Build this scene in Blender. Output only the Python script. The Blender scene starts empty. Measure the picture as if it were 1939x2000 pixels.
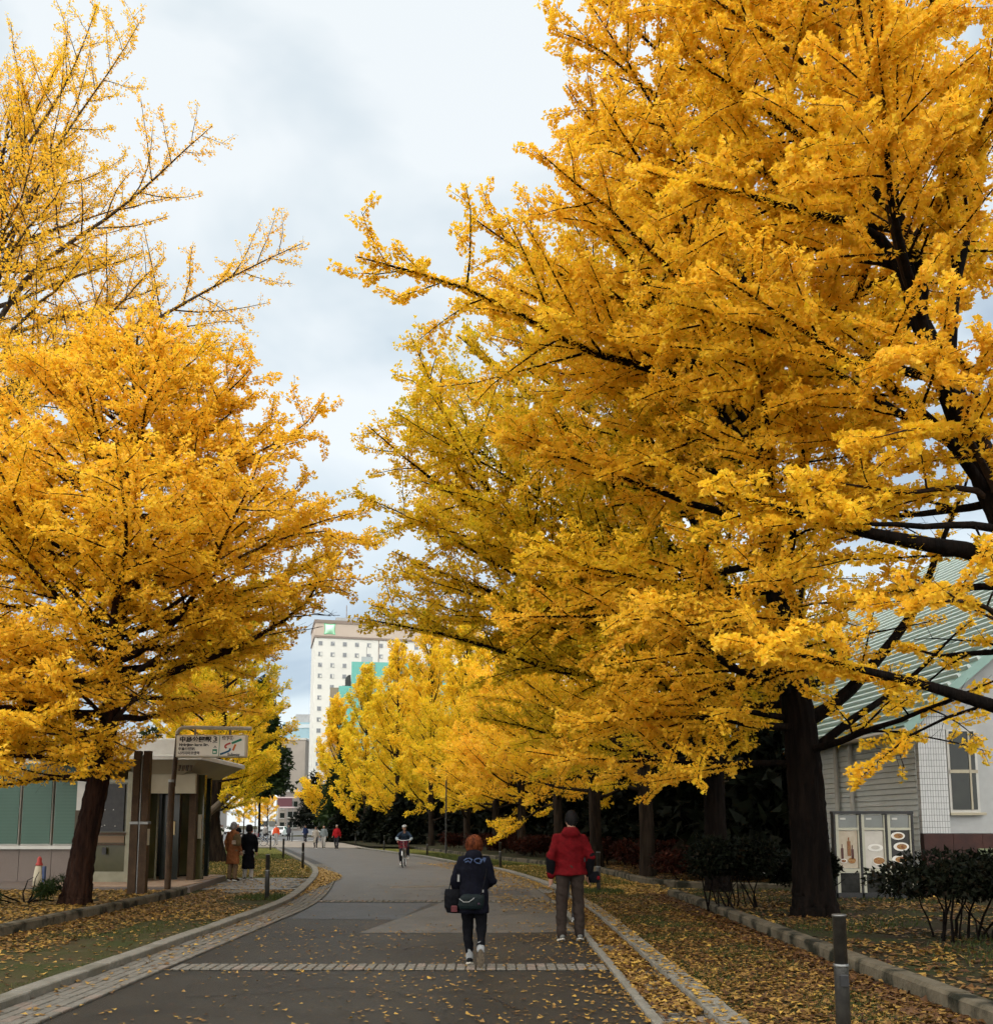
import bpy, bmesh, math, random
import numpy as np
from mathutils import Vector, Matrix, noise as mnoise

R = math.radians
random.seed(7)
scene = bpy.context.scene
COL = scene.collection

# ------------------------------------------------------------------ camera
F = 1870.0                                   # focal length in pixels of the 1939 x 2000 photograph
PITCH = math.atan(233.0 / F)
CAMZ = 1.6
cam_data = bpy.data.cameras.new('camera')
cam_data.sensor_fit = 'HORIZONTAL'
cam_data.sensor_width = 36.0
cam_data.lens = 36.0 * F / 1939.0
cam_data.shift_y = 380.0 / 1939.0            # the photograph is the upper part of a taller frame
cam_data.clip_start = 0.1
cam_data.clip_end = 6000.0
cam = bpy.data.objects.new('camera', cam_data)
cam.location = (0, 0, CAMZ)
cam.rotation_euler = (math.pi / 2 + PITCH, 0, 0)
COL.objects.link(cam)
scene.camera = cam

# ------------------------------------------------------------------ exposure
vs = scene.view_settings
vs.view_transform = 'Standard'
vs.look = 'None'
vs.exposure = 2.24
vs.gamma = 1.0
vs.use_curve_mapping = False
scene.render.film_transparent = False
scene.cycles.max_bounces = 5
scene.cycles.use_light_tree = False
scene.cycles.use_adaptive_sampling = True
scene.cycles.adaptive_threshold = 0.03
scene.cycles.diffuse_bounces = 4
scene.cycles.transmission_bounces = 5
scene.cycles.transparent_max_bounces = 6

# ------------------------------------------------------------------ sky and sun
SUN_EL, SUN_AZ = R(36), R(208)               # azimuth measured clockwise from +Y: high, behind and left of the camera
world = bpy.data.worlds.new('World')
scene.world = world
world.use_nodes = True
wn, wl = world.node_tree.nodes, world.node_tree.links
wn.clear()
w_out = wn.new('ShaderNodeOutputWorld')
w_bg = wn.new('ShaderNodeBackground'); w_bg.inputs['Strength'].default_value = 0.1
w_sky = wn.new('ShaderNodeTexSky'); w_sky.sky_type = 'NISHITA'; w_sky.sun_disc = False
w_sky.sun_elevation = SUN_EL; w_sky.sun_rotation = SUN_AZ
w_tc = wn.new('ShaderNodeTexCoord')
w_map = wn.new('ShaderNodeMapping'); w_map.inputs['Scale'].default_value = (1.0, 1.0, 1.9)
w_map.inputs['Location'].default_value = (3.1, 1.7, 0.35)
w_n1 = wn.new('ShaderNodeTexNoise'); w_n1.inputs['Scale'].default_value = 2.3
w_n1.inputs['Detail'].default_value = 5.0; w_n1.inputs['Roughness'].default_value = 0.5
w_n1.inputs['Distortion'].default_value = 0.35
w_r = wn.new('ShaderNodeValToRGB')
w_r.color_ramp.elements[0].position = 0.42; w_r.color_ramp.elements[0].color = (0.46, 0.55, 0.635, 1)
w_r.color_ramp.elements[1].position = 0.60; w_r.color_ramp.elements[1].color = (0.90, 0.945, 0.955, 1)
w_e = w_r.color_ramp.elements.new(0.48); w_e.color = (0.70, 0.785, 0.825, 1)
w_gain = wn.new('ShaderNodeMix'); w_gain.data_type = 'RGBA'; w_gain.blend_type = 'MULTIPLY'
w_gain.inputs[0].default_value = 1.0; w_gain.inputs[7].default_value = (2.15, 2.15, 2.15, 1)
w_mix = wn.new('ShaderNodeMix'); w_mix.data_type = 'RGBA'; w_mix.inputs[0].default_value = 0.94
wl.new(w_tc.outputs['Generated'], w_map.inputs['Vector'])
wl.new(w_map.outputs['Vector'], w_n1.inputs['Vector'])
wl.new(w_n1.outputs['Fac'], w_r.inputs['Fac'])
wl.new(w_r.outputs['Color'], w_gain.inputs[6])
wl.new(w_sky.outputs['Color'], w_mix.inputs[6])
wl.new(w_gain.outputs[2], w_mix.inputs[7])
wl.new(w_mix.outputs[2], w_bg.inputs['Color'])
wl.new(w_bg.outputs['Background'], w_out.inputs['Surface'])

sun_data = bpy.data.lights.new('sun', 'SUN')
sun_data.energy = 1.5
sun_data.angle = R(150)
sun_data.color = (1.0, 0.95, 0.87)
sun = bpy.data.objects.new('sun', sun_data)
sd = Vector((math.sin(SUN_AZ) * math.cos(SUN_EL), math.cos(SUN_AZ) * math.cos(SUN_EL), math.sin(SUN_EL)))
sun.rotation_euler = sd.to_track_quat('Z', 'Y').to_euler()
sun.location = (0, -20, 60)
COL.objects.link(sun)

# ------------------------------------------------------------------ pixel <-> place helpers
_c, _s = math.cos(PITCH), math.sin(PITCH)
def ray(px, py):
    x, u = (px - 969.5) / F, (1380.0 - py) / F
    return x, _c - _s * u, _s + _c * u
def G(px, py, z=0.0):
    d = ray(px, py); t = (z - CAMZ) / d[2]
    return Vector((d[0] * t, d[1] * t, z))
def at(px, py, Y):
    d = ray(px, py); t = Y / d[1]
    return Vector((d[0] * t, Y, CAMZ + d[2] * t))

# ------------------------------------------------------------------ object helpers
def tag(o, label=None, cat=None, group=None, kind=None):
    if label: o['label'] = label
    if cat: o['category'] = cat
    if group: o['group'] = group
    if kind: o['kind'] = kind
    return o
def empty(name, loc=(0, 0, 0), rz=0.0):
    o = bpy.data.objects.new(name, None)
    o.location = loc; o.rotation_euler = (0, 0, rz); o.empty_display_size = 0.2
    COL.objects.link(o)
    return o
def thing(name, label, cat, loc=(0, 0, 0), rz=0.0, group=None):
    return tag(empty(name, loc, rz), label, cat, group)
def link(name, me, mat=None, parent=None, loc=None, rz=None):
    o = bpy.data.objects.new(name, me)
    if mat is not None and len(me.materials) == 0: me.materials.append(mat)
    COL.objects.link(o)
    if parent is not None: o.parent = parent
    if loc is not None: o.location = loc
    if rz is not None: o.rotation_euler = (0, 0, rz)
    return o
def np_mesh(name, V, Q, smooth=False, attr=None):
    """mesh from a vertex array and an array of quads (or triangles)"""
    V = np.ascontiguousarray(V, dtype=np.float32); Q = np.ascontiguousarray(Q, dtype=np.int32)
    me = bpy.data.meshes.new(name)
    n, k = Q.shape
    me.vertices.add(len(V)); me.vertices.foreach_set('co', V.ravel())
    me.loops.add(n * k); me.loops.foreach_set('vertex_index', Q.ravel())
    me.polygons.add(n); me.polygons.foreach_set('loop_start', np.arange(0, n * k, k, dtype=np.int32))
    me.polygons.foreach_set('use_smooth', np.full(n, smooth, dtype=bool))
    if attr:
        for an, av in attr.items():
            a = me.attributes.new(an, 'FLOAT', 'FACE')
            a.data.foreach_set('value', np.ascontiguousarray(av, dtype=np.float32))
    me.update(calc_edges=True)
    return me

class MB:
    """collects simple solids, builds them as ONE mesh"""
    def __init__(s): s.v = []; s.f = []
    def raw(s, vs_, fs_):
        b = len(s.v); s.v += [tuple(p) for p in vs_]; s.f += [tuple(i + b for i in f) for f in fs_]; return s
    def box(s, x0, x1, y0, y1, z0, z1, bev=0.0):
        if bev <= 0:
            return s.raw([(x0,y0,z0),(x1,y0,z0),(x1,y1,z0),(x0,y1,z0),(x0,y0,z1),(x1,y0,z1),(x1,y1,z1),(x0,y1,z1)],
                         [(0,3,2,1),(4,5,6,7),(0,1,5,4),(1,2,6,5),(2,3,7,6),(3,0,4,7)])
        b = bev
        return s.raw([(x0,y0,z0),(x1,y0,z0),(x1,y1,z0),(x0,y1,z0),
                      (x0,y0,z1-b),(x1,y0,z1-b),(x1,y1,z1-b),(x0,y1,z1-b),
                      (x0+b,y0+b,z1),(x1-b,y0+b,z1),(x1-b,y1-b,z1),(x0+b,y1-b,z1)],
                     [(0,3,2,1),(8,9,10,11)] + [(i,(i+1)%4,4+(i+1)%4,4+i) for i in range(4)]
                     + [(4+i,4+(i+1)%4,8+(i+1)%4,8+i) for i in range(4)])
    def loft(s, rings, cap=True):
        """rings: lists of points, all of one length"""
        b = len(s.v); k = len(rings[0])
        for r_ in rings: s.v += [tuple(p) for p in r_]
        for i in range(len(rings) - 1):
            for j in range(k):
                a, c = b + i*k + j, b + i*k + (j+1) % k
                s.f.append((a, c, c + k, a + k))
        if cap:
            s.f.append(tuple(b + j for j in reversed(range(k))))
            s.f.append(tuple(b + (len(rings)-1)*k + j for j in range(k)))
        return s
    def tube(s, pts, rad, sides=8, cap=True):
        pts = [Vector(p) for p in pts]; n = len(pts)
        if not hasattr(rad, '__len__'): rad = [rad] * n
        rings = []; prev = None
        for i, p in enumerate(pts):
            t = (pts[min(i+1, n-1)] - pts[max(i-1, 0)]).normalized()
            if prev is None:
                ref = Vector((0,0,1)) if abs(t.z) < 0.9 else Vector((1,0,0))
                u = t.cross(ref).normalized()
            else:
                u = (prev - t * prev.dot(t)).normalized()
            prev = u; w = t.cross(u)
            rings.append([p + (u*math.cos(a) + w*math.sin(a)) * rad[i] for a in (2*math.pi*k/sides for k in range(sides))])
        return s.loft(rings, cap)
    def cyl(s, x, y, z0, z1, r0, r1=None, sides=12):
        r1 = r0 if r1 is None else r1
        return s.loft([[(x+r0*math.cos(a), y+r0*math.sin(a), z0) for a in (2*math.pi*k/sides for k in range(sides))],
                       [(x+r1*math.cos(a), y+r1*math.sin(a), z1) for a in (2*math.pi*k/sides for k in range(sides))]])
    def lathe(s, x, y, prof, sides=14):
        return s.loft([[(x+r_*math.cos(a), y+r_*math.sin(a), z) for a in (2*math.pi*k/sides for k in range(sides))] for r_, z in prof])
    def ell(s, c, r, seg=14, ring=9, rot=None):
        c = Vector(c); rings = []
        for i in range(1, ring):
            ph = math.pi * i / ring
            q = [Vector((r[0]*math.sin(ph)*math.cos(a), r[1]*math.sin(ph)*math.sin(a), -r[2]*math.cos(ph))) for a in (2*math.pi*k/seg for k in range(seg))]
            rings.append([c + (rot @ p if rot else p) for p in q])
        return s.loft(rings)
    def prism(s, poly, axis, a0, a1):
        """poly of 2D points extruded along an axis ('x': points are (y,z); 'y': (x,z); 'z': (x,y))"""
        def m(p, t):
            return {'x': (t, p[0], p[1]), 'y': (p[0], t, p[1]), 'z': (p[0], p[1], t)}[axis]
        return s.loft([[m(p, a0) for p in poly], [m(p, a1) for p in poly]])
    def mesh(s, name, smooth=False):
        me = bpy.data.meshes.new(name); me.from_pydata(s.v, [], s.f); me.update()
        bm = bmesh.new(); bm.from_mesh(me); bmesh.ops.recalc_face_normals(bm, faces=bm.faces); bm.to_mesh(me); bm.free()
        if smooth: me.polygons.foreach_set('use_smooth', [True] * len(me.polygons))
        return me
    def build(s, name, mat, parent=None, smooth=False, loc=None, rz=None):
        return link(name, s.mesh(name, smooth), mat, parent, loc, rz)
    def bounds(s):
        a = np.array(s.v); return a.min(0), a.max(0)

def bevel_mesh(me, w, seg=1, ang=35):
    bm = bmesh.new(); bm.from_mesh(me)
    es = [e for e in bm.edges if len(e.link_faces) == 2 and e.calc_face_angle(0) > R(ang)]
    bmesh.ops.bevel(bm, geom=es, offset=w, segments=seg, affect='EDGES', profile=0.6)
    bm.to_mesh(me); bm.free()
    return me

def resample(pts, step):
    P = np.array([(p[0], p[1]) for p in pts], float)
    # Catmull-Rom through the points, then even steps
    out = []
    n = len(P)
    for i in range(n - 1):
        p0, p1, p2, p3 = P[max(i-1,0)], P[i], P[i+1], P[min(i+2,n-1)]
        for t in np.linspace(0, 1, 12, endpoint=False):
            out.append(0.5*((2*p1)+(-p0+p2)*t+(2*p0-5*p1+4*p2-p3)*t*t+(-p0+3*p1-3*p2+p3)*t**3))
    out.append(P[-1]); out = np.array(out)
    d = np.r_[0, np.cumsum(np.linalg.norm(np.diff(out, axis=0), axis=1))]
    s = np.arange(0, d[-1], step)
    return np.c_[np.interp(s, d, out[:,0]), np.interp(s, d, out[:,1])]
def offset(P, w):
    """shift a polyline to its right by w"""
    t = np.gradient(P, axis=0); t /= np.linalg.norm(t, axis=1)[:,None]
    return P + np.c_[t[:,1], -t[:,0]] * w
def strip(A, B, z):
    n = len(A)
    V = np.zeros((2*n, 3)); V[:n,:2] = A; V[n:,:2] = B; V[:,2] = z
    Q = [(i, n+i, n+i+1, i+1) for i in range(n-1)]
    return V, np.array(Q)

# ------------------------------------------------------------------ materials
def new_mat(name):
    m = bpy.data.materials.new(name); m.use_nodes = True
    nt = m.node_tree
    return m, nt.nodes, nt.links, nt.nodes['Principled BSDF']
def mat(name, col, rough=0.7, col2=None, scale=6.0, detail=4.0, lo=0.35, hi=0.65, bump=0.0, bscale=None, metal=0.0,
        stretch=None, coord='World', spec=0.35, col3=None, scale3=1.2, lo3=0.5, hi3=0.6, bdist=0.02, speck=0.0, sscale=70):
    m, N, L, P = new_mat(name)
    P.inputs['Base Color'].default_value = (*col, 1)
    P.inputs['Roughness'].default_value = rough
    P.inputs['Metallic'].default_value = metal
    P.inputs['Specular IOR Level'].default_value = spec
    tc = N.new('ShaderNodeTexCoord'); mp = N.new('ShaderNodeMapping')
    if coord == 'World':
        ge = N.new('ShaderNodeNewGeometry'); L.new(ge.outputs['Position'], mp.inputs['Vector'])
    else: L.new(tc.outputs[coord], mp.inputs['Vector'])
    if stretch: mp.inputs['Scale'].default_value = stretch
    if col2 is not None:
        nz = N.new('ShaderNodeTexNoise'); nz.inputs['Scale'].default_value = scale; nz.inputs['Detail'].default_value = detail
        nz.inputs['Roughness'].default_value = 0.62
        L.new(mp.outputs['Vector'], nz.inputs['Vector'])
        rp = N.new('ShaderNodeValToRGB')
        rp.color_ramp.elements[0].position = lo; rp.color_ramp.elements[0].color = (*col, 1)
        rp.color_ramp.elements[1].position = hi; rp.color_ramp.elements[1].color = (*col2, 1)
        L.new(nz.outputs['Fac'], rp.inputs['Fac'])
        out = rp.outputs['Color']
        if col3 is not None:
            n3 = N.new('ShaderNodeTexNoise'); n3.inputs['Scale'].default_value = scale3; n3.inputs['Detail'].default_value = 5
            L.new(mp.outputs['Vector'], n3.inputs['Vector'])
            r3 = N.new('ShaderNodeValToRGB')
            r3.color_ramp.elements[0].position = lo3; r3.color_ramp.elements[0].color = (0,0,0,1)
            r3.color_ramp.elements[1].position = hi3; r3.color_ramp.elements[1].color = (1,1,1,1)
            L.new(n3.outputs['Fac'], r3.inputs['Fac'])
            mx = N.new('ShaderNodeMix'); mx.data_type = 'RGBA'; mx.inputs[7].default_value = (*col3, 1)
            L.new(r3.outputs['Color'], mx.inputs[0]); L.new(out, mx.inputs[6])
            out = mx.outputs[2]
        if speck > 0:
            ns = N.new('ShaderNodeTexNoise'); ns.inputs['Scale'].default_value = sscale; ns.inputs['Detail'].default_value = 3; ns.inputs['Roughness'].default_value = 0.8
            L.new(mp.outputs['Vector'], ns.inputs['Vector'])
            mr = N.new('ShaderNodeMapRange'); mr.inputs['From Min'].default_value = .3; mr.inputs['From Max'].default_value = .7; mr.inputs['To Min'].default_value = 1-speck; mr.inputs['To Max'].default_value = 1+speck
            L.new(ns.outputs['Fac'], mr.inputs['Value'])
            ms = N.new('ShaderNodeMix'); ms.data_type = 'RGBA'; ms.blend_type = 'MULTIPLY'; ms.inputs[0].default_value = 1.0
            L.new(out, ms.inputs[6]); L.new(mr.outputs['Result'], ms.inputs[7]); out = ms.outputs[2]
        L.new(out, P.inputs['Base Color'])
    if bump > 0:
        nb = N.new('ShaderNodeTexNoise'); nb.inputs['Scale'].default_value = bscale or scale*4; nb.inputs['Detail'].default_value = 6
        L.new(mp.outputs['Vector'], nb.inputs['Vector'])
        b = N.new('ShaderNodeBump'); b.inputs['Strength'].default_value = bump; b.inputs['Distance'].default_value = bdist
        L.new(nb.outputs['Fac'], b.inputs['Height']); L.new(b.outputs['Normal'], P.inputs['Normal'])
    return m
def leaf_mat(name, stops, transl=0.4, rough=0.55, spec=0.25):
    """leaf colour from the per-leaf 'tint' attribute; light passes through the blade"""
    m, N, L, P = new_mat(name)
    a = N.new('ShaderNodeAttribute'); a.attribute_name = 'tint'
    rp = N.new('ShaderNodeValToRGB')
    els = rp.color_ramp.elements
    els[0].position, els[0].color = stops[0][0], (*stops[0][1], 1)
    els[1].position, els[1].color = stops[-1][0], (*stops[-1][1], 1)
    for p, c in stops[1:-1]: els.new(p).color = (*c, 1)
    L.new(a.outputs['Fac'], rp.inputs['Fac'])
    P.inputs['Roughness'].default_value = rough; P.inputs['Specular IOR Level'].default_value = spec
    L.new(rp.outputs['Color'], P.inputs['Base Color'])
    t = N.new('ShaderNodeBsdfTranslucent'); L.new(rp.outputs['Color'], t.inputs['Color'])
    mx = N.new('ShaderNodeMixShader'); mx.inputs[0].default_value = transl
    L.new(P.outputs['BSDF'], mx.inputs[1]); L.new(t.outputs['BSDF'], mx.inputs[2])
    L.new(mx.outputs['Shader'], N['Material Output'].inputs['Surface'])
    return m

M = {}
M['ginkgo'] = leaf_mat('ginkgo_leaf', [(0.0, (0.13, 0.20, 0.015)), (0.25, (0.42, 0.39, 0.015)), (0.45, (0.80, 0.575, 0.022)),
                                       (0.68, (0.91, 0.59, 0.038)), (1.0, (0.92, 0.53, 0.055))], 0.5)
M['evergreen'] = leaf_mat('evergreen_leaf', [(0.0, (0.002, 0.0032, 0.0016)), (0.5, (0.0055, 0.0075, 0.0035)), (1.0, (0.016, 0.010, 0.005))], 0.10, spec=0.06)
M['greenery'] = leaf_mat('green_leaf', [(0.0, (0.008, 0.016, 0.004)), (0.6, (0.022, 0.036, 0.007)), (1.0, (0.08, 0.08, 0.01))], 0.25, spec=0.1)
M['redshrub'] = leaf_mat('red_shrub_leaf', [(0.0, (0.010, 0.006, 0.003)), (0.5, (0.032, 0.007, 0.004)), (1.0, (0.055, 0.016, 0.006))], 0.2, spec=0.06)
M['litter'] = leaf_mat('fallen_leaf', [(0.0, (0.030, 0.012, 0.006)), (0.3, (0.085, 0.038, 0.012)), (0.6, (0.22, 0.125, 0.030)), (1.0, (0.42, 0.26, 0.045))], 0.15)
M['grassblade'] = leaf_mat('grass_blade', [(0.0, (0.018, 0.030, 0.006)), (0.6, (0.042, 0.058, 0.008)), (1.0, (0.12, 0.105, 0.016))], 0.25)
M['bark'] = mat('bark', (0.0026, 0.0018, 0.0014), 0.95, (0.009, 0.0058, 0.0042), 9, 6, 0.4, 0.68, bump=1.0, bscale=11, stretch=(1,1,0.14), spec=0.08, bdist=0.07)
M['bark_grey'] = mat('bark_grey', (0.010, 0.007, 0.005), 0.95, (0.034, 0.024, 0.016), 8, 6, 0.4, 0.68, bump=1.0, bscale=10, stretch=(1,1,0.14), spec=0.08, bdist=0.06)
M['twig'] = mat('twig_bark', (0.014, 0.008, 0.005), 0.9, (0.032, 0.019, 0.012), 30, 2, spec=0.15)
M['bark_red'] = mat('bark_red', (0.009, 0.0042, 0.0028), 0.95, (0.032, 0.015, 0.009), 9, 6, 0.4, 0.68, bump=1.0, bscale=11, stretch=(1,1,0.14), spec=0.08, bdist=0.07)
M['bark_pale'] = mat('bark_pale', (0.035, 0.027, 0.022), 0.95, (0.075, 0.06, 0.05), 9, 4, spec=0.1)
M['asphalt_pale'] = mat('asphalt_pale', (0.054, 0.051, 0.046), 0.6, (0.074, 0.070, 0.063), 0.9, 8, 0.35, 0.66, bump=0.3, bscale=120)
M['asphalt'] = mat('asphalt', (0.014, 0.0125, 0.010), 0.55, (0.025, 0.0225, 0.018), 1.1, 8, 0.35, 0.66, bump=0.35, bscale=160, col3=(0.011,0.010,0.0085), scale3=0.55, lo3=0.5, hi3=0.68, speck=.45, spec=.2)
M['asphalt_patch'] = mat('asphalt_patch', (0.056, 0.052, 0.045), 0.60, (0.078, 0.073, 0.063), 2.0, 8, 0.35, 0.66, bump=0.3, bscale=160, speck=.35, col3=(0.05,0.046,0.04), scale3=1.1, lo3=.55, hi3=.7)
M['asphalt_dark'] = mat('asphalt_dark', (0.026, 0.028, 0.030), 0.58, (0.042, 0.044, 0.046), 2.0, 8, 0.35, 0.66, bump=0.3, bscale=160, speck=.4)
M['road'] = mat('road_asphalt', (0.085, 0.085, 0.085), 0.8, (0.11, 0.11, 0.107), 0.4, 6)
M['beige_paving'] = mat('beige_paving', (0.17, 0.145, 0.115), 0.85, (0.22, 0.19, 0.155), 2.5, 6, bump=0.2, bscale=30)
M['soil'] = mat('mossy_soil', (0.040, 0.031, 0.014), 0.95, (0.028, 0.033, 0.009), 1.3, 8, 0.38, 0.62, bump=0.8, bscale=22, col3=(0.060,0.046,0.024), scale3=2.2, lo3=0.55, hi3=0.72, spec=0.1)
M['bedsoil'] = mat('bed_soil', (0.025, 0.019, 0.010), 0.95, (0.024, 0.029, 0.009), 1.6, 8, 0.42, 0.62, bump=0.8, bscale=22, spec=0.1)
M['lawn'] = mat('lawn', (0.035, 0.052, 0.010), 0.95, (0.075, 0.080, 0.014), 1.1, 8, 0.35, 0.65, bump=0.9, bscale=40, col3=(0.28,0.19,0.035), scale3=9.0, lo3=0.55, hi3=0.64, spec=0.1)
M['kerb'] = mat('kerb_granite', (0.105, 0.097, 0.078), 0.85, (0.150, 0.139, 0.113), 14, 6, 0.35, 0.65, bump=0.4, bscale=60, col3=(0.085,0.078,0.058), scale3=2.0, lo3=0.52, hi3=0.72, speck=.25, sscale=110)
M['brick1'] = mat('paving_brick', (0.080, 0.073, 0.059), 0.85, (0.118, 0.108, 0.089), 9, 6, bump=0.4, bscale=50)
M['brick2'] = mat('paving_brick_dark', (0.085, 0.076, 0.060), 0.85, (0.118, 0.107, 0.088), 9, 6, bump=0.4, bscale=50)
M['brick3'] = mat('paving_brick_warm', (0.11, 0.085, 0.066), 0.85, (0.15, 0.12, 0.096), 9, 6, bump=0.4, bscale=50)
M['joint'] = mat('joint_dirt', (0.022, 0.018, 0.012), 0.95, (0.038, 0.031, 0.020), 6, 6, bump=0.3)
M['wallstone'] = mat('wall_concrete', (0.062, 0.052, 0.034), 0.92, (0.105, 0.089, 0.062), 5, 8, 0.35, 0.68, bump=0.7, bscale=26, col3=(0.012,0.012,0.007), scale3=2.6, lo3=0.48, hi3=0.60, spec=0.15)
M['slab'] = mat('paving_slab', (0.115, 0.115, 0.108), 0.85, (0.155, 0.153, 0.145), 4, 6, bump=0.3, bscale=50)
M['tile'] = mat('landing_tile', (0.24, 0.155, 0.10), 0.7, (0.30, 0.22, 0.15), 3, 5, bump=0.2, bscale=40)
M['white'] = mat('white_paint', (0.46, 0.45, 0.41), 0.55, (0.40, 0.385, 0.35), 3, 5)
M['offwhite'] = mat('cream_panel', (0.36, 0.32, 0.23), 0.6, (0.30, 0.265, 0.19), 1.5, 5)
M['black'] = mat('black_paint', (0.012, 0.012, 0.013), 0.5, (0.022, 0.021, 0.02), 8, 3)
M['brownpole'] = mat('brown_steel', (0.032, 0.018, 0.009), 0.5, (0.055, 0.032, 0.016), 5, 5, bump=0.1, bscale=40, spec=.12)
M['postdark'] = mat('bollard_steel', (0.022, 0.021, 0.019), 0.42, (0.042, 0.040, 0.035), 12, 5, bump=0.15, bscale=60, metal=0.3)
M['steel'] = mat('bare_steel', (0.20, 0.20, 0.19), 0.4, (0.14, 0.14, 0.135), 10, 4, metal=0.8)
M['granite'] = mat('granite_panel', (0.105, 0.080, 0.066), 0.5, (0.145, 0.114, 0.096), 60, 4, 0.3, 0.7)
M['grille'] = mat('dark_grille', (0.05, 0.035, 0.02), 0.7)
# ================================================================== GROUND AND PAVING
def sheet(name, poly, z, m, kind='structure', parent=None):
    me = bpy.data.meshes.new(name)
    me.from_pydata([(p[0], p[1], z) for p in poly], [], [tuple(range(len(poly)))]); me.update()
    o = link(name, me, m, parent)
    if kind and parent is None: o['kind'] = kind
    return o
sheet('ground', [(-2500,-300),(2500,-300),(2500,4500),(-2500,4500)], 0.0, M['soil'])

LK = resample([(-4.5,3.0),(-4.46,7),(-4.44,12),(-4.42,16),(-4.42,19),(-4.6,21.5),(-4.95,24.5),(-5.65,29.5),(-6.3,33.2),(-7.3,37.7),(-10.0,47.7),(-16.4,71.0)], 0.6)
RK = resample([(1.95,3.0),(1.95,8),(1.95,13),(1.95,17),(1.83,20.5),(1.53,25.1),(0.68,31.8),(-0.16,36.0),(-1.67,41.3),(-3.26,47.7),(-4.74,52.6),(-9.95,69.3)], 0.6)

# asphalt between the two kerbs
def path_sheet():
    a = offset(LK, 0.15); b = offset(RK, -0.15)
    n = 80
    ia = np.linspace(0, len(a)-1, n); ib = np.linspace(0, len(b)-1, n)
    A = np.c_[np.interp(ia, range(len(a)), a[:,0]), np.interp(ia, range(len(a)), a[:,1])]
    B = np.c_[np.interp(ib, range(len(b)), b[:,0]), np.interp(ib, range(len(b)), b[:,1])]
    V, Q = strip(A, B, 0.006)
    o = link('path', np_mesh('path', V, Q), M['asphalt']); o['kind'] = 'structure'
    return o
path = path_sheet()
# repaired areas of the asphalt
sheet('asphalt_patch', [(-2.05,14.6),(0.1,14.6),(1.2,14.7),(1.1,20.3),(-1.15,20.3),(-1.3,19.2)], 0.010, M['asphalt_patch'])
sheet('asphalt_patch', [(-3.55,16.8),(-1.7,16.6),(-1.35,20.2),(-3.7,20.2)], 0.0104, M['asphalt_dark'])
sheet('asphalt_patch', [(-3.75,21.0),(1.0,21.0),(0.55,26.4),(-1.2,27.5),(-4.1,27.4)], 0.0101, M['asphalt_patch'])
sheet('asphalt_patch', [(-1.3,22.6),(0.85,22.4),(0.7,24.4),(-1.4,24.7)], 0.0142, M['asphalt_dark'])
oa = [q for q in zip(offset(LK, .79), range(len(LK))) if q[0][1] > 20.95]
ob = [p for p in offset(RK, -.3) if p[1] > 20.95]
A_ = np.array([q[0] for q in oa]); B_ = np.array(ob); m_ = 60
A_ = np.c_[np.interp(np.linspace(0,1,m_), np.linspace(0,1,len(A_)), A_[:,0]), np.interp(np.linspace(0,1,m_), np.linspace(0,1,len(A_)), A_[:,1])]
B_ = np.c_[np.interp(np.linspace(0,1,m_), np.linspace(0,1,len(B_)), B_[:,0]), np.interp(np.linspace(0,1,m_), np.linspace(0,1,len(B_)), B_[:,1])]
V, Q = strip(A_, B_, 0.0085); tag(link('path', np_mesh('path', V, Q), M['asphalt_pale']), kind='structure')  # paler asphalt sheet laid over the far stretch of the path
# damp leaf-filled crack in the asphalt
mb = MB()
rng0 = random.Random(3)
up_, dn_ = [], []
for i in range(15):
    t = i/14; x = -2.75 + 1.9*t; w = 0.16*(1-t)**1.3 + 0.03
    y = 25.1 + 0.9*t + rng0.uniform(-.05,.05)
    up_.append((x, y+w*(1+rng0.uniform(-.3,.3)))); dn_.append((x, y-w*(1+rng0.uniform(-.3,.3))))
sheet('puddle', dn_ + up_[::-1], 0.0146, mat('wet_leaf_mud', (0.045,0.030,0.012), 0.35, (0.085,0.055,0.02), 5, 5))
sheet('puddle', [(-1.0,21.75),(0.35,21.95),(0.4,22.05),(-0.95,21.9)], 0.0146, bpy.data.materials['wet_leaf_mud'])

# fine cracks in the asphalt
CRK = mat('crack_dirt', (0.006,0.005,0.004), .9)
rgc = random.Random(21)
for x, y, a, L_ in ((-2.9,9.2,.4,2.6),(-1.2,12.6,1.3,2.0),(0.2,8.6,2.2,1.8),(-3.1,13.5,.2,1.6),(-0.4,17.2,.5,2.4),(-2.4,22.6,.2,2.2),(0.4,13.2,1.9,1.4)):
    lft, rgt = [], []
    for i in range(int(L_/.12)):
        w = .007*(1-i*.12/L_)+.0025; nx, ny = -math.sin(a)*w, math.cos(a)*w
        lft.append((x+nx,y+ny)); rgt.append((x-nx,y-ny)); x += math.cos(a)*.12; y += math.sin(a)*.12; a += rgc.uniform(-.5,.5)
    V, Q = strip(np.array(lft), np.array(rgt), 0.0150); tag(link('crack', np_mesh('crack', V, Q), CRK), kind='structure')

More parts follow.
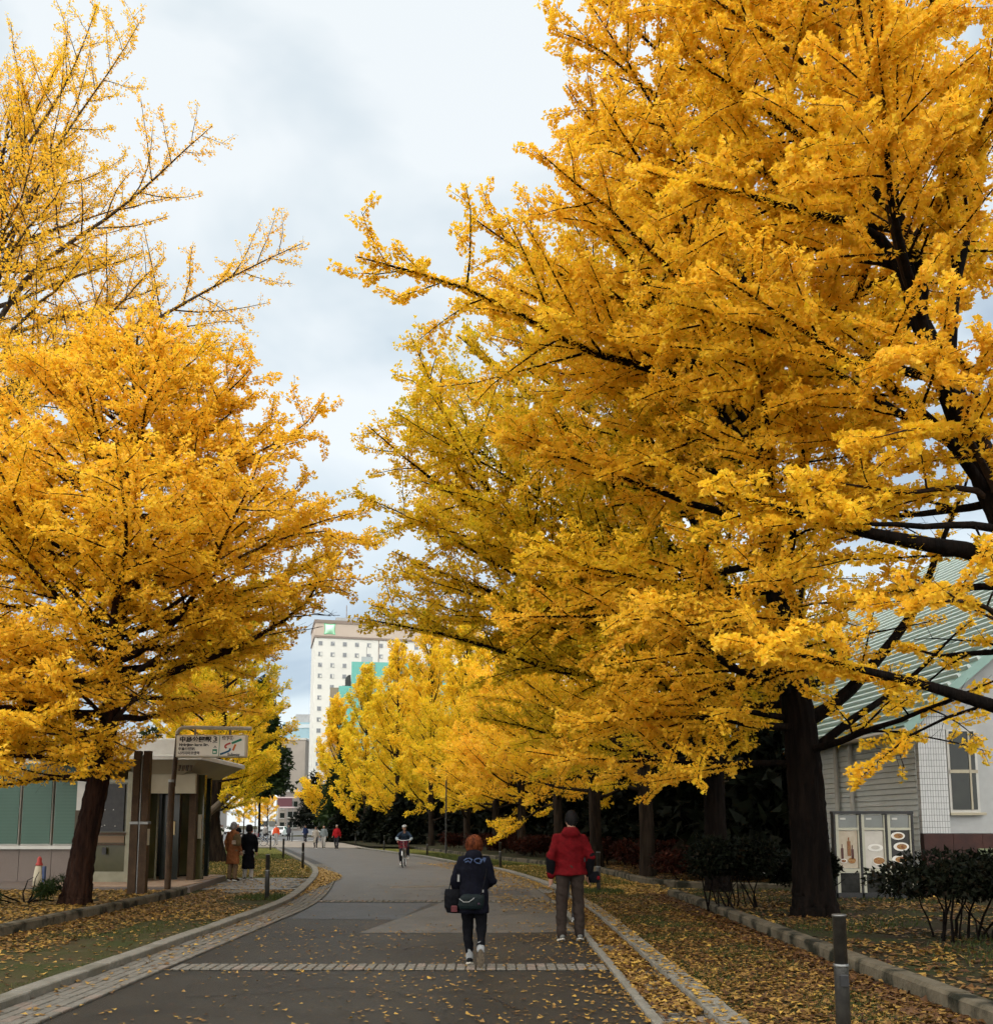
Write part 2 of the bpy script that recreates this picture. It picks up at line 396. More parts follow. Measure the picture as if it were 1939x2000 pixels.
# kerbs: a bedding strip with real stones
def kerb(name, K, w, y_to, side):
    A, B = (K, offset(K, w)) if side > 0 else (offset(K, -w), K)
    V, Q = strip(A, B, 0.055)
    root = link(name, np_mesh(name, V, Q), M['joint']); root['kind'] = 'structure'
    me = MB().box(0.006, 0.594, 0.0, w, -0.02, 0.105, 0.012).mesh('kerb_stone'); me.materials.append(M['kerb'])
    rg = random.Random(5)
    for i in range(len(K)-1):
        if K[i][1] < 6.0 or K[i][1] > y_to: continue
        p, q = (K[i], K[i+1]) if side < 0 else (K[i+1], K[i])
        d = q - p
        o = link('kerb_stone', me, None, root, (p[0], p[1], rg.uniform(-.004,.004)), math.atan2(d[1], d[0]) + rg.uniform(-.004,.004))
        o.scale.x = np.linalg.norm(d) / 0.6
    return root
# for the left kerb the stones lie to the right of the line, for the right kerb to its left
kerb('kerb_left', LK, 0.20, 66, 1)
kerb('kerb_right', RK, 0.21, 66, -1)

BR = [MB().box(-0.099,0.099,-0.047,0.047,0,0.03,0.006).mesh('brick') for _ in range(3)]
for me_, k_ in zip(BR, ('brick1','brick2','brick3')): me_.materials.append(M[k_])
def gutter(name, K, o0, rows, rw, y0, y_parts, y_end, z=0.012, root=None):
    """rows of bricks laid along a line; nearest 300 as parts, the rest as one part"""
    fine = resample(K, 0.208)
    root_w = o0 + rows*rw*(1 if rw > 0 else 1)
    V, Q = strip(offset(fine, min(o0, o0+rows*rw)), offset(fine, max(o0, o0+rows*rw)), z+0.004)
    keep = [q for q in Q if fine[q[0]][1] < y_end]
    root = link(name, np_mesh(name, V, np.array(keep)), M['joint']); root['kind'] = 'structure'
    rg = random.Random(len(name)); n = 0; rest = MB()
    lines = [offset(fine, o0 + (r+0.5)*rw) for r in range(rows)]
    for i in range(len(fine)-1):
        for r in range(rows):
            a, b = lines[r][i], lines[r][i+1]
            y = a[1]
            if y < y0 or y > y_end: continue
            c = (a+b)/2 + (b-a)*(0.5 if r % 2 else 0.0); ang = math.atan2(b[1]-a[1], b[0]-a[0])
            zz = z + rg.uniform(-0.004, 0.004)
            if n < 300:
                o = link('brick', rg.choices(BR, (5,3,1))[0], None, root, (c[0], c[1], zz-0.012), ang + rg.uniform(-.02,.02)); n += 1
                o.scale.y = abs(rw)/0.105
            elif rest is not None:
                ca, sa = math.cos(ang), math.sin(ang); hw = abs(rw)*0.45
                P = [(c[0]+ca*u-sa*v, c[1]+sa*u+ca*v) for u, v in ((-.097,-hw),(.097,-hw),(.097,hw),(-.097,hw))]
                rest.raw([(p[0],p[1],z-.01) for p in P]+[(p[0],p[1],zz+.016) for p in P],
                         [(4,5,6,7),(0,1,5,4),(1,2,6,5),(2,3,7,6),(3,0,4,7)])
    if rest.v:
        o = rest.build('brick_rows', M['brick1'], root); o['kind'] = 'stuff'
    return root
gutter('brick_gutter', LK, 0.205, 5, 0.112, 6.5, 0, 40.0)
gutter('brick_gutter', RK, -0.215, 4, -0.098, 6.5, 0, 24.0)
# stone edging on the path side of the right gutter
ed = offset(RK, -0.61); V, Q = strip(offset(RK, -0.69), ed, 0.03)
eroot = link('edging', np_mesh('edging', V, np.array([q for q in Q if RK[q[0]][1] < 20])), M['joint']); eroot['kind'] = 'structure'
me = MB().box(0.004,0.596,0,0.09,-.01,0.05,0.008).mesh('edging_stone'); me.materials.append(M['kerb'])
for i in range(len(ed)-1):
    if 6 < ed[i][1] < 20:
        d = ed[i+1]-ed[i]
        link('edging_stone', me, None, eroot, (ed[i][0], ed[i][1], 0), math.atan2(d[1], d[0]))

# brick bands across the path
for yb, x0, x1 in ((11.08,-3.62,1.24),(20.6,-3.85,1.12)):
    root = sheet('brick_band', [(x0,yb-.225),(x1,yb-.225),(x1,yb+.225),(x0,yb+.225)], 0.014, M['joint'])
    rg = random.Random(int(yb)); n = int((x1-x0)/0.112)
    for i in range(n):
        for r in range(2):
            link('brick', rg.choices(BR, (5,3,1.5))[0], None, root, (x0+0.056+i*(x1-x0)/n, yb-.108+r*.216, rg.uniform(-.008,-.002)), math.pi/2+rg.uniform(-.02,.02))

# low concrete walls that hold the planting beds
def low_wall(name, pts, w, h, m=M['wallstone'], seg=1.5, label=None):
    P = resample(pts, seg)
    root = thing(name, label, 'wall')
    rg = random.Random(len(P))
    for i in range(len(P)-1):
        a, b = P[i], P[i+1]; L_ = np.linalg.norm(b-a)
        mb = MB(); nn = 6
        rings = []
        for k in range(nn+1):
            x = 0.004 + (L_-0.008)*k/nn
            j = lambda s: rg.uniform(-s, s)
            rings.append([(x, -w/2+j(.008), -0.05), (x, -w/2+j(.008), h-0.03+j(.004)), (x, -w/2+0.03, h+j(.004)),
                          (x, w/2-0.03, h+j(.004)), (x, w/2, h-0.03), (x, w/2, -0.05)])
        mb.loft(rings)
        o = mb.build('wall_block', m, root, False, (a[0], a[1], rg.uniform(-.004,.004)), math.atan2(b[1]-a[1], b[0]-a[0]))
    return root
low_wall('retaining_wall', [(-7.3,2),(-7.25,10),(-7.22,17),(-7.2,20),(-7.5,24.3)], 0.20, 0.17, label='low mossy concrete wall edging the bed by the subway entrance')
low_wall('retaining_wall', [(4.05,2.5),(4.0,9),(4.02,14),(4.05,18),(3.95,22.9)], 0.22, 0.17, label='low mossy concrete wall edging the bed under the biggest ginkgo')
low_wall('retaining_wall', [(-5.5,66),(-1.6,52),(0.65,44),(2.3,38.7),(3.4,35),(3.75,32),(4.15,27.2),(4.6,25.6),(5.7,24.8),(9.5,22.9)], 0.20, 0.17, label='low curving stone wall in front of the row of trunks')

# planting beds behind the low walls
sheet('planting_bed', [(-60,2),(-7.36,2),(-7.3,10),(-7.3,17),(-7.3,22.4),(-60,22.4)], 0.125, M['bedsoil'])
sheet('planting_bed', [(4.12,2.5),(60,2.5),(60,21),(8.5,22.2),(4.05,22.8),(4.1,14),(4.08,9)], 0.125, M['bedsoil'])
bed3 = [(-5.4,66),(-1.5,52),(0.75,44),(2.4,38.7),(3.5,35),(3.85,32),(4.25,27.3),(4.65,25.7),(5.7,24.95),(9.5,23.0),(60,23),(60,140),(-24,140),(-17.6,98),(-14.0,89),(-9.2,69.6)]
sheet('planting_bed', bed3, 0.125, M['bedsoil'])
# lawns further on
la = [tuple(p) for p in RK if 26 < p[1] < 68]
sheet('lawn', [(p[0]+0.03, p[1]) for p in la] + [(-5.55,66),(-1.7,52),(0.55,44),(2.2,38.7),(3.3,35),(3.6,32),(3.9,29)], 0.012, M['lawn'])
lb = [tuple(p) for p in LK if 29.8 < p[1] < 68]
sheet('lawn', [(-30,29.3),(-7.9,29.3),(-6.0,29.8)] + lb + [(-40,70)], 0.016, M['lawn'])

# subway landing and the grey slabs in front of it
LAND = [(-13.0,22.9),(-7.35,23.35),(-8.05,28.9),(-13.0,28.9)]
root = tag(MB().prism(LAND, 'z', 0.0, 0.135).build('landing', M['granite']), kind='structure')
tm = MB().box(.004,.296,.004,.296,0,0.02,0.004).mesh('floor_tile'); tm.materials.append(M['tile'])
rg = random.Random(2)
for i in range(20):
    for j in range(19):
        x, y = -13.0+i*.3, 23.4+j*.3
        if y > 28.6 or x+.3 > -7.35-(y+.3-23.35)*0.126: continue
        if x < -11.2: continue
        link('floor_tile', tm, None, root, (x, y, 0.136+rg.uniform(0,.002)))
sl = sheet('pavement', [(-7.45,24.2),(-4.98,24.3),(-5.7,29.6),(-8.0,29.3)], 0.012, M['joint'])
sm = MB().box(.006,.594,.006,.294,0,0.03,0.006).mesh('paving_slab'); sm.materials.append(M['slab'])
for j in range(17):
    for i in range(5):
        y = 24.3+j*.3; x = -7.95 + i*.6 + (0.3 if j % 2 else 0)
        kx = np.interp(y, LK[:,1], LK[:,0])
        if x+.6 > kx-0.02 or x < -7.45-(y-24.3)*.12+0.02: continue
        link('paving_slab', sm, None, sl, (x, y, 0.0+rg.uniform(-.004,.003)))
# drain cover in front of the slabs
t = thing('drain_cover', 'flat grey drain cover set in the leaves before the slabs', 'drain cover', (-6.2, 23.6, 0))
MB().box(-.45,.45,-.25,.25,-.02,.022,.008).build('frame', M['slab'], t)
MB().box(-.38,.38,-.18,.18,.0,.03,.006).build('lid', M['brick2'], t)

# far crossing: pale pavement and the street
sheet('pavement', [(-90,71),(-16.2,71),(-9.9,69.3),(-9.4,69.7),(-14.2,89),(-17.8,99),(-90,99)], 0.02, M['beige_paving'])
sheet('road', [(-400,99),(-17.8,99),(-24,139.8),(-32,140),(-75,900),(-155,900),(-75,140),(-400,140)], 0.024, M['road'])
mk = mat('road_paint', (0.42,0.42,0.40), 0.6, (0.33,0.33,0.32), 3, 4)
for i in range(9):
    sheet('road_marking', [(-34+i*2.0,101),(-33+i*2.0,101),(-33+i*2.0,105),(-34+i*2.0,105)], 0.030, mk)
for i in range(10):
    y = 145+i*16; xc = -52 - (y-140)*0.082
    sheet('road_marking', [(xc,y),(xc+.25,y),(xc-.4,y+8),(xc-.65,y+8)], 0.030, mk)
# ================================================================== BUILDINGS
def quadbox(mb, x0, x1, y0, y1, z0, z1): return mb.box(x0, x1, y0, y1, z0, z1)
def flat_mat(name, col, rough=0.6, **k): return mat(name, col, rough, **k)
GLASS = mat('dark_glass', (0.008, 0.011, 0.010), 0.12, (0.016, 0.020, 0.016), 1.5, 3, spec=0.25)

# ---- subway entrance pavilion
sub = thing('subway_entrance', 'low subway entrance pavilion with green blinds and a cream canopy', 'building', (0,0,0))
def P(name, mb, m, parent=sub, **k): return mb.build(name, m, parent, **k)
# green window band
m_, N, L, B = new_mat('green_blind')
tc = N.new('ShaderNodeTexCoord'); sx = N.new('ShaderNodeSeparateXYZ'); L.new(tc.outputs['Object'], sx.inputs[0])
mm = N.new('ShaderNodeMath'); mm.operation = 'MULTIPLY'; mm.inputs[1].default_value = 26.0; L.new(sx.outputs['Z'], mm.inputs[0])
fr = N.new('ShaderNodeMath'); fr.operation = 'FRACT'; L.new(mm.outputs[0], fr.inputs[0])
rp = N.new('ShaderNodeValToRGB'); rp.color_ramp.elements[0].color = (0.016,0.052,0.034,1); rp.color_ramp.elements[0].position = 0.25
rp.color_ramp.elements[1].color = (0.040,0.092,0.064,1); rp.color_ramp.elements[1].position = 0.6
L.new(fr.outputs[0], rp.inputs['Fac']); L.new(rp.outputs['Color'], B.inputs['Base Color']); B.inputs['Roughness'].default_value = 0.55
BLIND = m_
P('wall', MB().box(-24,-11.05,25.9,31,0.1,4.2).box(-11.05,-10.6,25.9,31,0.1,4.0), M['offwhite'])
for i in range(12):
    x = -21.3 + i*.86
    w_ = P('window', MB().box(x+.03,x+.83,25.74,25.80,1.08,3.3), M['white'])
    P('blind', MB().box(x+.05,x+.81,25.705,25.737,1.12,3.26), BLIND, w_)
P('window_sill', MB().box(-24,-11.05,25.62,25.9,0.98,1.07,.01), M['white'])
for i in range(14):
    x = -23.0 + i*.86
    P('granite_panel', MB().box(x+.006,x+.854,25.72,25.89,0.12,0.975), M['granite'])
P('pilaster', MB().box(-11.04,-10.62,25.3,25.9,0.14,3.2,.01), M['white'])
P('meter_box', MB().box(-11.02,-10.86,25.2,25.298,1.45,2.0,.01), M['grille'])
# glass box with notice boards
FRM = mat('box_frame', (0.20,0.19,0.13), 0.5, (0.16,0.15,0.10), 3, 4)
box = P('glass_screen', MB().box(-10.61,-10.53,25.05,25.13,0.16,3.0).box(-9.62,-9.50,25.05,25.13,0.16,3.0)
        .box(-10.53,-9.62,25.05,25.13,0.16,0.42).box(-10.53,-9.62,25.06,25.12,2.72,2.80), FRM)
OLIVE = mat('olive_glass', (0.035,0.033,0.012), 0.15, (0.055,0.051,0.019), 1.2, 3, spec=0.5)
P('pane', MB().box(-10.53,-9.62,25.085,25.095,0.42,2.72), OLIVE, box)
P('notice_board', MB().box(-10.47,-9.68,25.03,25.07,1.45,2.68,.005), M['black'], box)
P('rail', MB().box(-10.53,-9.62,25.0,25.04,1.36,1.42), M['brownpole'], box)
P('rail', MB().box(-10.53,-9.62,25.0,25.04,1.10,1.14), M['brownpole'], box)
P('panel', MB().box(-10.50,-9.65,25.04,25.075,1.16,1.34), mat('brown_board', (0.13,0.08,0.04), 0.6), box)
P('handle', MB().box(-10.18,-10.08,24.98,25.03,0.86,1.04,.01), M['black'], box)
for dx, dz in ((.30,.55),(.52,.55),(.24,.12),(.31,.15),(.58,.13)):
    P('pin', MB().cyl(-10.47+dx,25.025,1.45+dz,1.47+dz,.012), M['white'], box)
# receding side screens, door and columns
for k, (x, y) in enumerate(((-9.45,25.6),(-9.2,26.6),(-9.0,27.4))):
    s_ = P('glass_screen', MB().box(x-.035,x+.035,y-.035,y+.035,0.16,2.95).box(x+.22,x+.27,y+.55,y+.6,.16,2.95), FRM if k == 0 else M['brownpole'])
    P('pane', MB().raw([(x,y,.2),(x+.24,y+.57,.2),(x+.24,y+.57,2.9),(x,y,2.9),(x-.01,y+.01,.2),(x+.23,y+.58,.2),(x+.23,y+.58,2.9),(x-.01,y+.01,2.9)],
        [(0,1,2,3),(7,6,5,4),(0,4,5,1),(3,2,6,7)]), OLIVE, s_)
P('door_recess', MB().box(-10.5,-8.3,27.9,28.0,0.14,3.0), GLASS)
P('door', MB().box(-9.1,-8.62,26.2,26.26,0.16,2.5), GLASS)
dn = P('notice', MB().box(-8.94,-8.72,26.16,26.19,1.35,1.72,.004), mat('cream_notice', (0.62,0.50,0.28), 0.6))
P('print', MB().cyl(0,0,0,.006,.075).box(-.06,.06,-.13,-.085,0,.006).box(-.06,.06,.09,.12,0,.006), mat('orange_print',(0.55,0.16,0.03),0.6), dn).matrix_local = Matrix.Translation((-8.83,26.158,1.54)) @ Matrix.Rotation(R(90),4,'X')
P('lintel', MB().box(-9.55,-8.0,25.5,25.62,2.45,2.98,.01), M['offwhite'])
for x, y, m__ in ((-9.35,25.55,M['offwhite']),(-8.18,26.0,M['brownpole']),(-8.05,26.3,OLIVE)):
    c_ = P('column', MB().box(x-.09,x+.09,y-.09,y+.09,.14,2.98,.0), m__)
P('column_notice', MB().box(-8.10,-8.0,26.17,26.20,1.25,1.9), M['offwhite'])
# canopy: thin plate over an inset tapering body
can = P('canopy', MB().box(-12.2,-7.62,24.75,29.0,3.30,3.42,.02), M['white'])
def frust(x0,x1,y0,y1,z1,ix,z0):
    return MB().loft([[(x0+ix*.2,y0+ix,z0),(x1-ix,y0+ix,z0),(x1-ix,y1-ix*.2,z0),(x0+ix*.2,y1-ix*.2,z0)],[(x0,y0,z1),(x1,y0,z1),(x1,y1,z1),(x0,y1,z1)]])
P('soffit', frust(-9.7,-7.70,24.83,28.95,3.297,.62,2.96), M['offwhite'], can)
P('upper_fascia', MB().box(-12.2,-8.5,25.3,29.0,3.423,3.9,.03), M['white'], can)
for i in range(4):
    x = -8.28+i*.1
    o = P('vent_slot', MB().box(-.033,.033,-.14,.14,-.012,.012,.003), M['grille'], can)
    o.location = (x, 25.06+.04*i*0, 3.15); o.rotation_euler = (R(-61.5)+math.pi/2+R(33), 0, 0)
for i in range(9):
    P('louvre_fin', MB().box(-11.0+i*.09,-10.965+i*.09,25.0,25.1,2.86,3.28), M['black'], can)

# ---- restaurant building on the right
res = thing('restaurant_building', 'grey sided building with a pale green ribbed roof on the right', 'building')
BY0, BY1, ux = 20.6, 52.0, -0.10
def wx(y, x=9.02): return x + ux*(y-BY0)
WALLG = mat('siding_board', (0.50,0.525,0.51), 0.7, (0.43,0.455,0.44), 2, 5)
core = MB().prism([(wx(BY0)+.03,BY0+.08),(wx(BY1)+.03,BY1),(30,BY1),(30,BY0+.08)], 'z', 0, 3.95)
core.build('wall', mat('building_core', (0.30,0.31,0.30), 0.8), res)
nb = 30
for i in range(nb):
    z0 = 0.13 + i*(3.82/nb); z1 = z0 + 3.82/nb
    MB().loft([[(wx(y)-.012,y,z0+.006),(wx(y)+.028,y,z0+.006),(wx(y)+.028,y,z1-.004),(wx(y)+.010,y,z1-.004)] for y in (BY0+.012, 38.0)]).build('siding_board', WALLG, res)
# downpipes on the sided wall
for y in (23.4, 24.2):
    MB().tube([(wx(y)-.09,y,.15),(wx(y)-.09,y,3.9)], .055, 8).build('downpipe', M['white'], res)
# front: white tiled pier, recessed wall, dark red stone base
m_, N, L, B = new_mat('white_wall_tile')
tc = N.new('ShaderNodeTexCoord'); bk = N.new('ShaderNodeTexBrick'); mp = N.new('ShaderNodeMapping')
mp.inputs['Rotation'].default_value = (R(90),0,0); L.new(tc.outputs['Object'], mp.inputs['Vector']); L.new(mp.outputs['Vector'], bk.inputs['Vector'])
bk.offset = 0.0; bk.inputs['Scale'].default_value = 1.0; bk.inputs['Brick Width'].default_value = 0.055; bk.inputs['Row Height'].default_value = 0.13
bk.inputs['Mortar Size'].default_value = 0.004; bk.inputs['Color1'].default_value = (0.46,0.46,0.45,1); bk.inputs['Color2'].default_value = (0.40,0.405,0.395,1)
bk.inputs['Mortar'].default_value = (0.06,0.06,0.055,1)
L.new(bk.outputs['Color'], B.inputs['Base Color']); B.inputs['Roughness'].default_value = 0.5
PIER = m_
TILEW = MB().box(9.03,9.62,BY0-.14,BY0,1.44,4.0); TILEW.build('pier', PIER, res)
PLAS = mat('pale_render', (0.36,0.365,0.36), 0.75, (0.29,0.295,0.285), 1.5, 5)
MB().box(9.622,16,BY0+.02,BY0+.10,1.44,4.0).build('front_wall', PLAS, res)
STONE = mat('red_stone', (0.022,0.0065,0.005), 0.7, (0.045,0.014,0.009), 2.2, 6, bump=0.4, bscale=12)
for i in range(8):
    for j in range(2):
        x0 = 9.03+i*.62; MB().box(x0+.004,x0+.616,BY0-.18,BY0+.0,.13+j*.65,.13+j*.65+.646,.008).build('stone_block', STONE, res)
w_ = MB().box(9.70,10.34,BY0-.03,BY0+.018,1.88,3.66).build('window', M['white'], res)
MB().box(9.75,10.28,BY0-.045,BY0-.032,1.94,3.62).build('pane', GLASS, w_)
MB().box(9.72,10.32,BY0-.06,BY0-.046,2.72,2.79).build('transom', M['offwhite'], w_)
MB().box(10.14,10.18,BY0-.062,BY0-.047,1.94,3.62).build('mullion', M['offwhite'], w_)
MB().box(9.66,10.42,BY0-.12,BY0-.031,1.82,1.879,.01).build('window_sill', M['offwhite'], w_)
lv = MB().box(10.95,11.9,BY0-.03,BY0+.018,2.1,3.2).build('louvre', M['grille'], res)
for i in range(14): MB().box(10.97,11.88,BY0-.06,BY0-.031,2.13+i*.075,2.165+i*.075).build('slat', M['white'], lv)
pl = MB().box(10.15,12.2,BY0-.23,BY0-.181,.55,1.12,.01).build('plaque', mat('green_plaque', (0.12,0.14,0.075), 0.5, (0.15,0.17,0.09), 2, 4), res)
# gable and roof: horizontal ribs that run back along the side wall
TS = math.tan(R(40)); RZ = 11.2; run = (RZ-4.0)/TS
MB().prism([(9.05,3.98),(9.05+run,RZ-.25),(9.05+2*run,3.98)], 'y', BY0+.05, BY0+.12).build('gable_wall', PLAS, res)
ROOF = mat('green_roof_metal', (0.17,0.29,0.255), 0.45, (0.22,0.34,0.30), 1.2, 5)
RIB = mat('roof_rib_metal', (0.48,0.55,0.52), 0.4, (0.42,0.49,0.465), 2, 4)
def rp_(t, y, d=0.0):
    """point on the left roof slope, t metres up the slope, lifted d"""
    c4, s4 = math.cos(R(40)), math.sin(R(40))
    return (wx(y, 8.62)+t*c4 - d*s4, y, 3.72+t*s4 + d*c4)
SL = (RZ-3.72)/math.sin(R(40))
y0r, y1r = BY0-.35, BY1+.4
roof = MB().raw([rp_(0,y0r),rp_(SL,y0r),rp_(SL,y1r),rp_(0,y1r),rp_(0,y0r,-.18),rp_(SL,y0r,-.18),rp_(SL,y1r,-.18),rp_(0,y1r,-.18)],
    [(0,1,2,3),(7,6,5,4),(0,4,5,1),(3,2,6,7),(0,3,7,4),(1,5,6,2)]).build('roof', ROOF, res)
nr = 40
for i in range(nr):
    a = SL*i/nr
    MB().raw([rp_(a+.15,y0r-.01,.003),rp_(a+.23,y0r-.01,.003),rp_(a+.23,y1r,.003),rp_(a+.15,y1r,.003),
              rp_(a+.16,y0r-.01,.075),rp_(a+.22,y0r-.01,.075),rp_(a+.22,y1r,.075),rp_(a+.16,y1r,.075)],
             [(4,5,6,7),(0,1,5,4),(1,2,6,5),(2,3,7,6),(3,0,4,7)]).build('roof_rib', RIB, roof)
MB().raw([(wx(y,8.62)+SL*math.cos(R(40))*(1 if k < 2 else 2),y,RZ if k < 2 else 3.72) for k, y in enumerate((y0r,y1r,y1r,y0r))], [(0,1,2,3)]).build('far_slope', ROOF, roof)
MB().tube([rp_(-.05,y0r,-.1), rp_(-.05,y1r,-.1)], .07, 8).build('gutter', M['white'], roof)

# ---- hotel tower at the end of the avenue
hot = thing('hotel_tower', 'tall white hotel tower with a brown top band and green cushion emblem', 'building', (-49.5, 257, 0), math.atan2(1, 4))
HW = mat('hotel_wall', (0.58,0.57,0.52), 0.8, (0.54,0.53,0.485), 0.05, 4)
HB = mat('hotel_band', (0.42,0.35,0.29), 0.8, (0.39,0.32,0.265), 0.1, 4)
HT = 57.6
MB().box(0,46,0,17,0,HT-4.4).build('wall', HW, hot)
MB().box(-.12,46.1,-.12,17.1,HT-4.4,HT-.9).build('top_band', HB, hot)
DB = mat('dark_trim', (0.19,0.15,0.125), 0.7)
MB().box(-.3,46.3,-.3,17.3,HT-.9,HT).build('parapet', DB, hot)
MB().box(-.25,46.2,-.25,17.2,HT-5.0,HT-4.4).build('trim', DB, hot)
WF = mat('hotel_window', (0.30,0.31,0.31), 0.3, (0.24,0.25,0.25), 0.3, 3); WP = mat('hotel_pane', (0.16,0.17,0.18), 0.2)
rg = random.Random(4)
for r in range(15):
    for c in range(12):
        x = 0.95 + c*3.3; z = HT-7.1-r*3.0
        if c > 8: continue
        w_ = MB().box(x,x+1.1,-.10,.05,z,z+1.2).build('window', WF, hot)
        MB().box(x+.12,x+.52,-.14,-.102,z+.14,z+1.06).build('pane', WP, w_)
        MB().box(x+.58,x+.98,-.14,-.102,z+.14,z+rg.choice((1.06,.7))).build('pane', WP if rg.random() < .6 else HW, w_)
MB().box(17.3,17.5,-.08,.0,0,HT-5.0).build('wall_joint', DB, hot)
for x, y, w, h in ((6,6,5,2.2),(14,5,3,1.6),(20,8,6,2.8),(30,6,4,2)): MB().box(x,x+w,y,y+4,HT,HT+h).build('roof_unit', WF, hot)
MB().tube([(9,7,HT),(9,7,HT+6)], .12, 5).build('antenna', DB, hot)
# cushion emblem: a puffy green square with drawn-out corners
em = MB(); n = 12; vv = []; ff = []
for j in range(n+1):
    for i in range(n+1):
        u, v = 2*i/n-1, 2*j/n-1
        px_ = u*(1-.16*(1-v*v)); pz_ = v*(1-.16*(1-u*u))
        vv.append((px_*1.5, -.6*(1-u*u)*(1-v*v)-.02, pz_*1.5))
for j in range(n):
    for i in range(n):
        a = j*(n+1)+i; ff.append((a,a+1,a+n+2,a+n+1))
em.raw(vv, ff).build('emblem', mat('emblem_green', (0.36,0.68,0.45), 0.35, (0.50,0.78,0.58), 0.35, 2), hot, True, (3.9,-.16,HT-2.5))
ep = mat('emblem_piping', (0.10,0.42,0.22), 0.5)
for s_ in range(4):
    pts = []
    for i in range(n+1):
        u = 2*i/n-1; q = (u*1.5, (1-.16*(1-u*u))*1.5)
        x, z = [(q[0],q[1]),(q[1],-q[0]),(-q[0],-q[1]),(-q[1],q[0])][s_]
        pts.append((3.9+x,-.2,HT-2.5+z))
    MB().tube(pts, .09, 5).build('emblem_edge', ep, hot)

# ---- turquoise building in front of the hotel
tq = thing('turquoise_building', 'turquoise stepped building half hidden by trees before the white tower', 'building', (-32.5,185,0), R(8))
TQ = mat('turquoise_panel', (0.11,0.34,0.29), 0.7, (0.13,0.37,0.32), 0.2, 3)
MB().box(4.1,30,0,16,0,33.6).build('tower_wall', TQ, tq)
MB().box(1.7,4.1,.5,14,0,28.8).build('low_wall', TQ, tq)
MB().box(0,1.7,.8,12,0,28.5).build('side_wall', mat('brown_cladding', (0.20,0.17,0.12), 0.8), tq)
for z in (5,12,19.5,26.5): MB().box(4.05,30.05,-.06,0,z,z+.12).build('panel_joint', DB, tq)
for x in (8.6,15.4): MB().box(x,x+.12,-.06,0,0,33.5).build('panel_joint', DB, tq)
MB().prism([(4.09,28.81),(2.9,28.81)]+[(4.09-1.19*math.cos(R(12*k)),29.9+1.2*math.sin(R(12*k))) for k in range(8)], 'y', .6, 6).build('arch_bay', GLASS, tq)
MB().box(6,8.2,2,4,33.6,35.0).build('roof_unit', WF, tq)
MB().tube([(7,3,35),(7,3,37.2)],.06,5).build('antenna', M['steel'], tq)

# ---- glass office block and narrow street buildings far off
gl = thing('glass_office', 'pale blue glass office block far down the street', 'building', (-111,505,0))
GB = mat('pale_blue_glass', (0.17,0.29,0.34), 0.25, (0.22,0.34,0.39), 0.05, 3)
GW = mat('pale_band', (0.42,0.48,0.50), 0.6)
MB().box(-2,22,0,20,0,56).build('glazing', GB, gl)
for z in (32,37,40.5,45.5,53): MB().box(-2.3,22.3,-.35,20,z,z+2.0).build('floor_band', GW, gl)
MB().box(4,18,2,10,56,60.5).build('roof_frame', WF, gl)
for bi, (x, y, w, d, h, c, lab) in enumerate(((-75,330,9,16,31,(0.30,0.265,0.225),'narrow beige street building with balconies below the glass office'),
                                       (-66,300,9,14,12,(0.23,0.20,0.175),'low grey brown shop building at the end of the street'),
                                       (-160,300,46,30,30,(0.42,0.42,0.41),'grey apartment block behind the trees on the left'),
                                       (-100,210,34,26,22,(0.36,0.34,0.32),'brown office block beside the street on the left'))):
    b = thing('street_building', lab, 'building', (x,y,0))
    MB().box(0,w,0,d,0,h).build('wall', mat('street_wall%d' % bi, c, 0.8, tuple(k*.85 for k in c), 0.2, 4), b)
    MB().box(-.2,w+.2,-.2,d+.2,h,h+.7).build('parapet', M['white'], b)
    for z in range(int(h//3.2)):
        for k in range(int(w//4.6)):
            ww = MB().box(.9+k*4.6,4.0+k*4.6,-.12,.05,z*3.2+1.0,z*3.2+2.7).build('window', GLASS, b)
            MB().box(.8+k*4.6,4.1+k*4.6,-.5,-.13,z*3.2+.75,z*3.2+.98).build('ledge', M['white'], ww)
# reddish sign frame over the street
sg = thing('street_gantry', 'dark red sign frame standing over the distant street', 'sign', (-51.2,225,0))
RD = mat('dark_red_frame', (0.11,0.035,0.045), 0.6); PK = mat('pale_pink', (0.55,0.42,0.42), 0.6)
MB().box(0,3.4,0,.3,6.0,8.0).build('panel', RD, sg)
for z in (5.7,8.0): MB().box(-.6,4.0,-.1,.4,z,z+.28).build('rail', PK, sg)
for x in (-.3,2.2,3.5): MB().box(x,x+.18,.32,.5,0,8.3).build('post', M['steel'], sg)
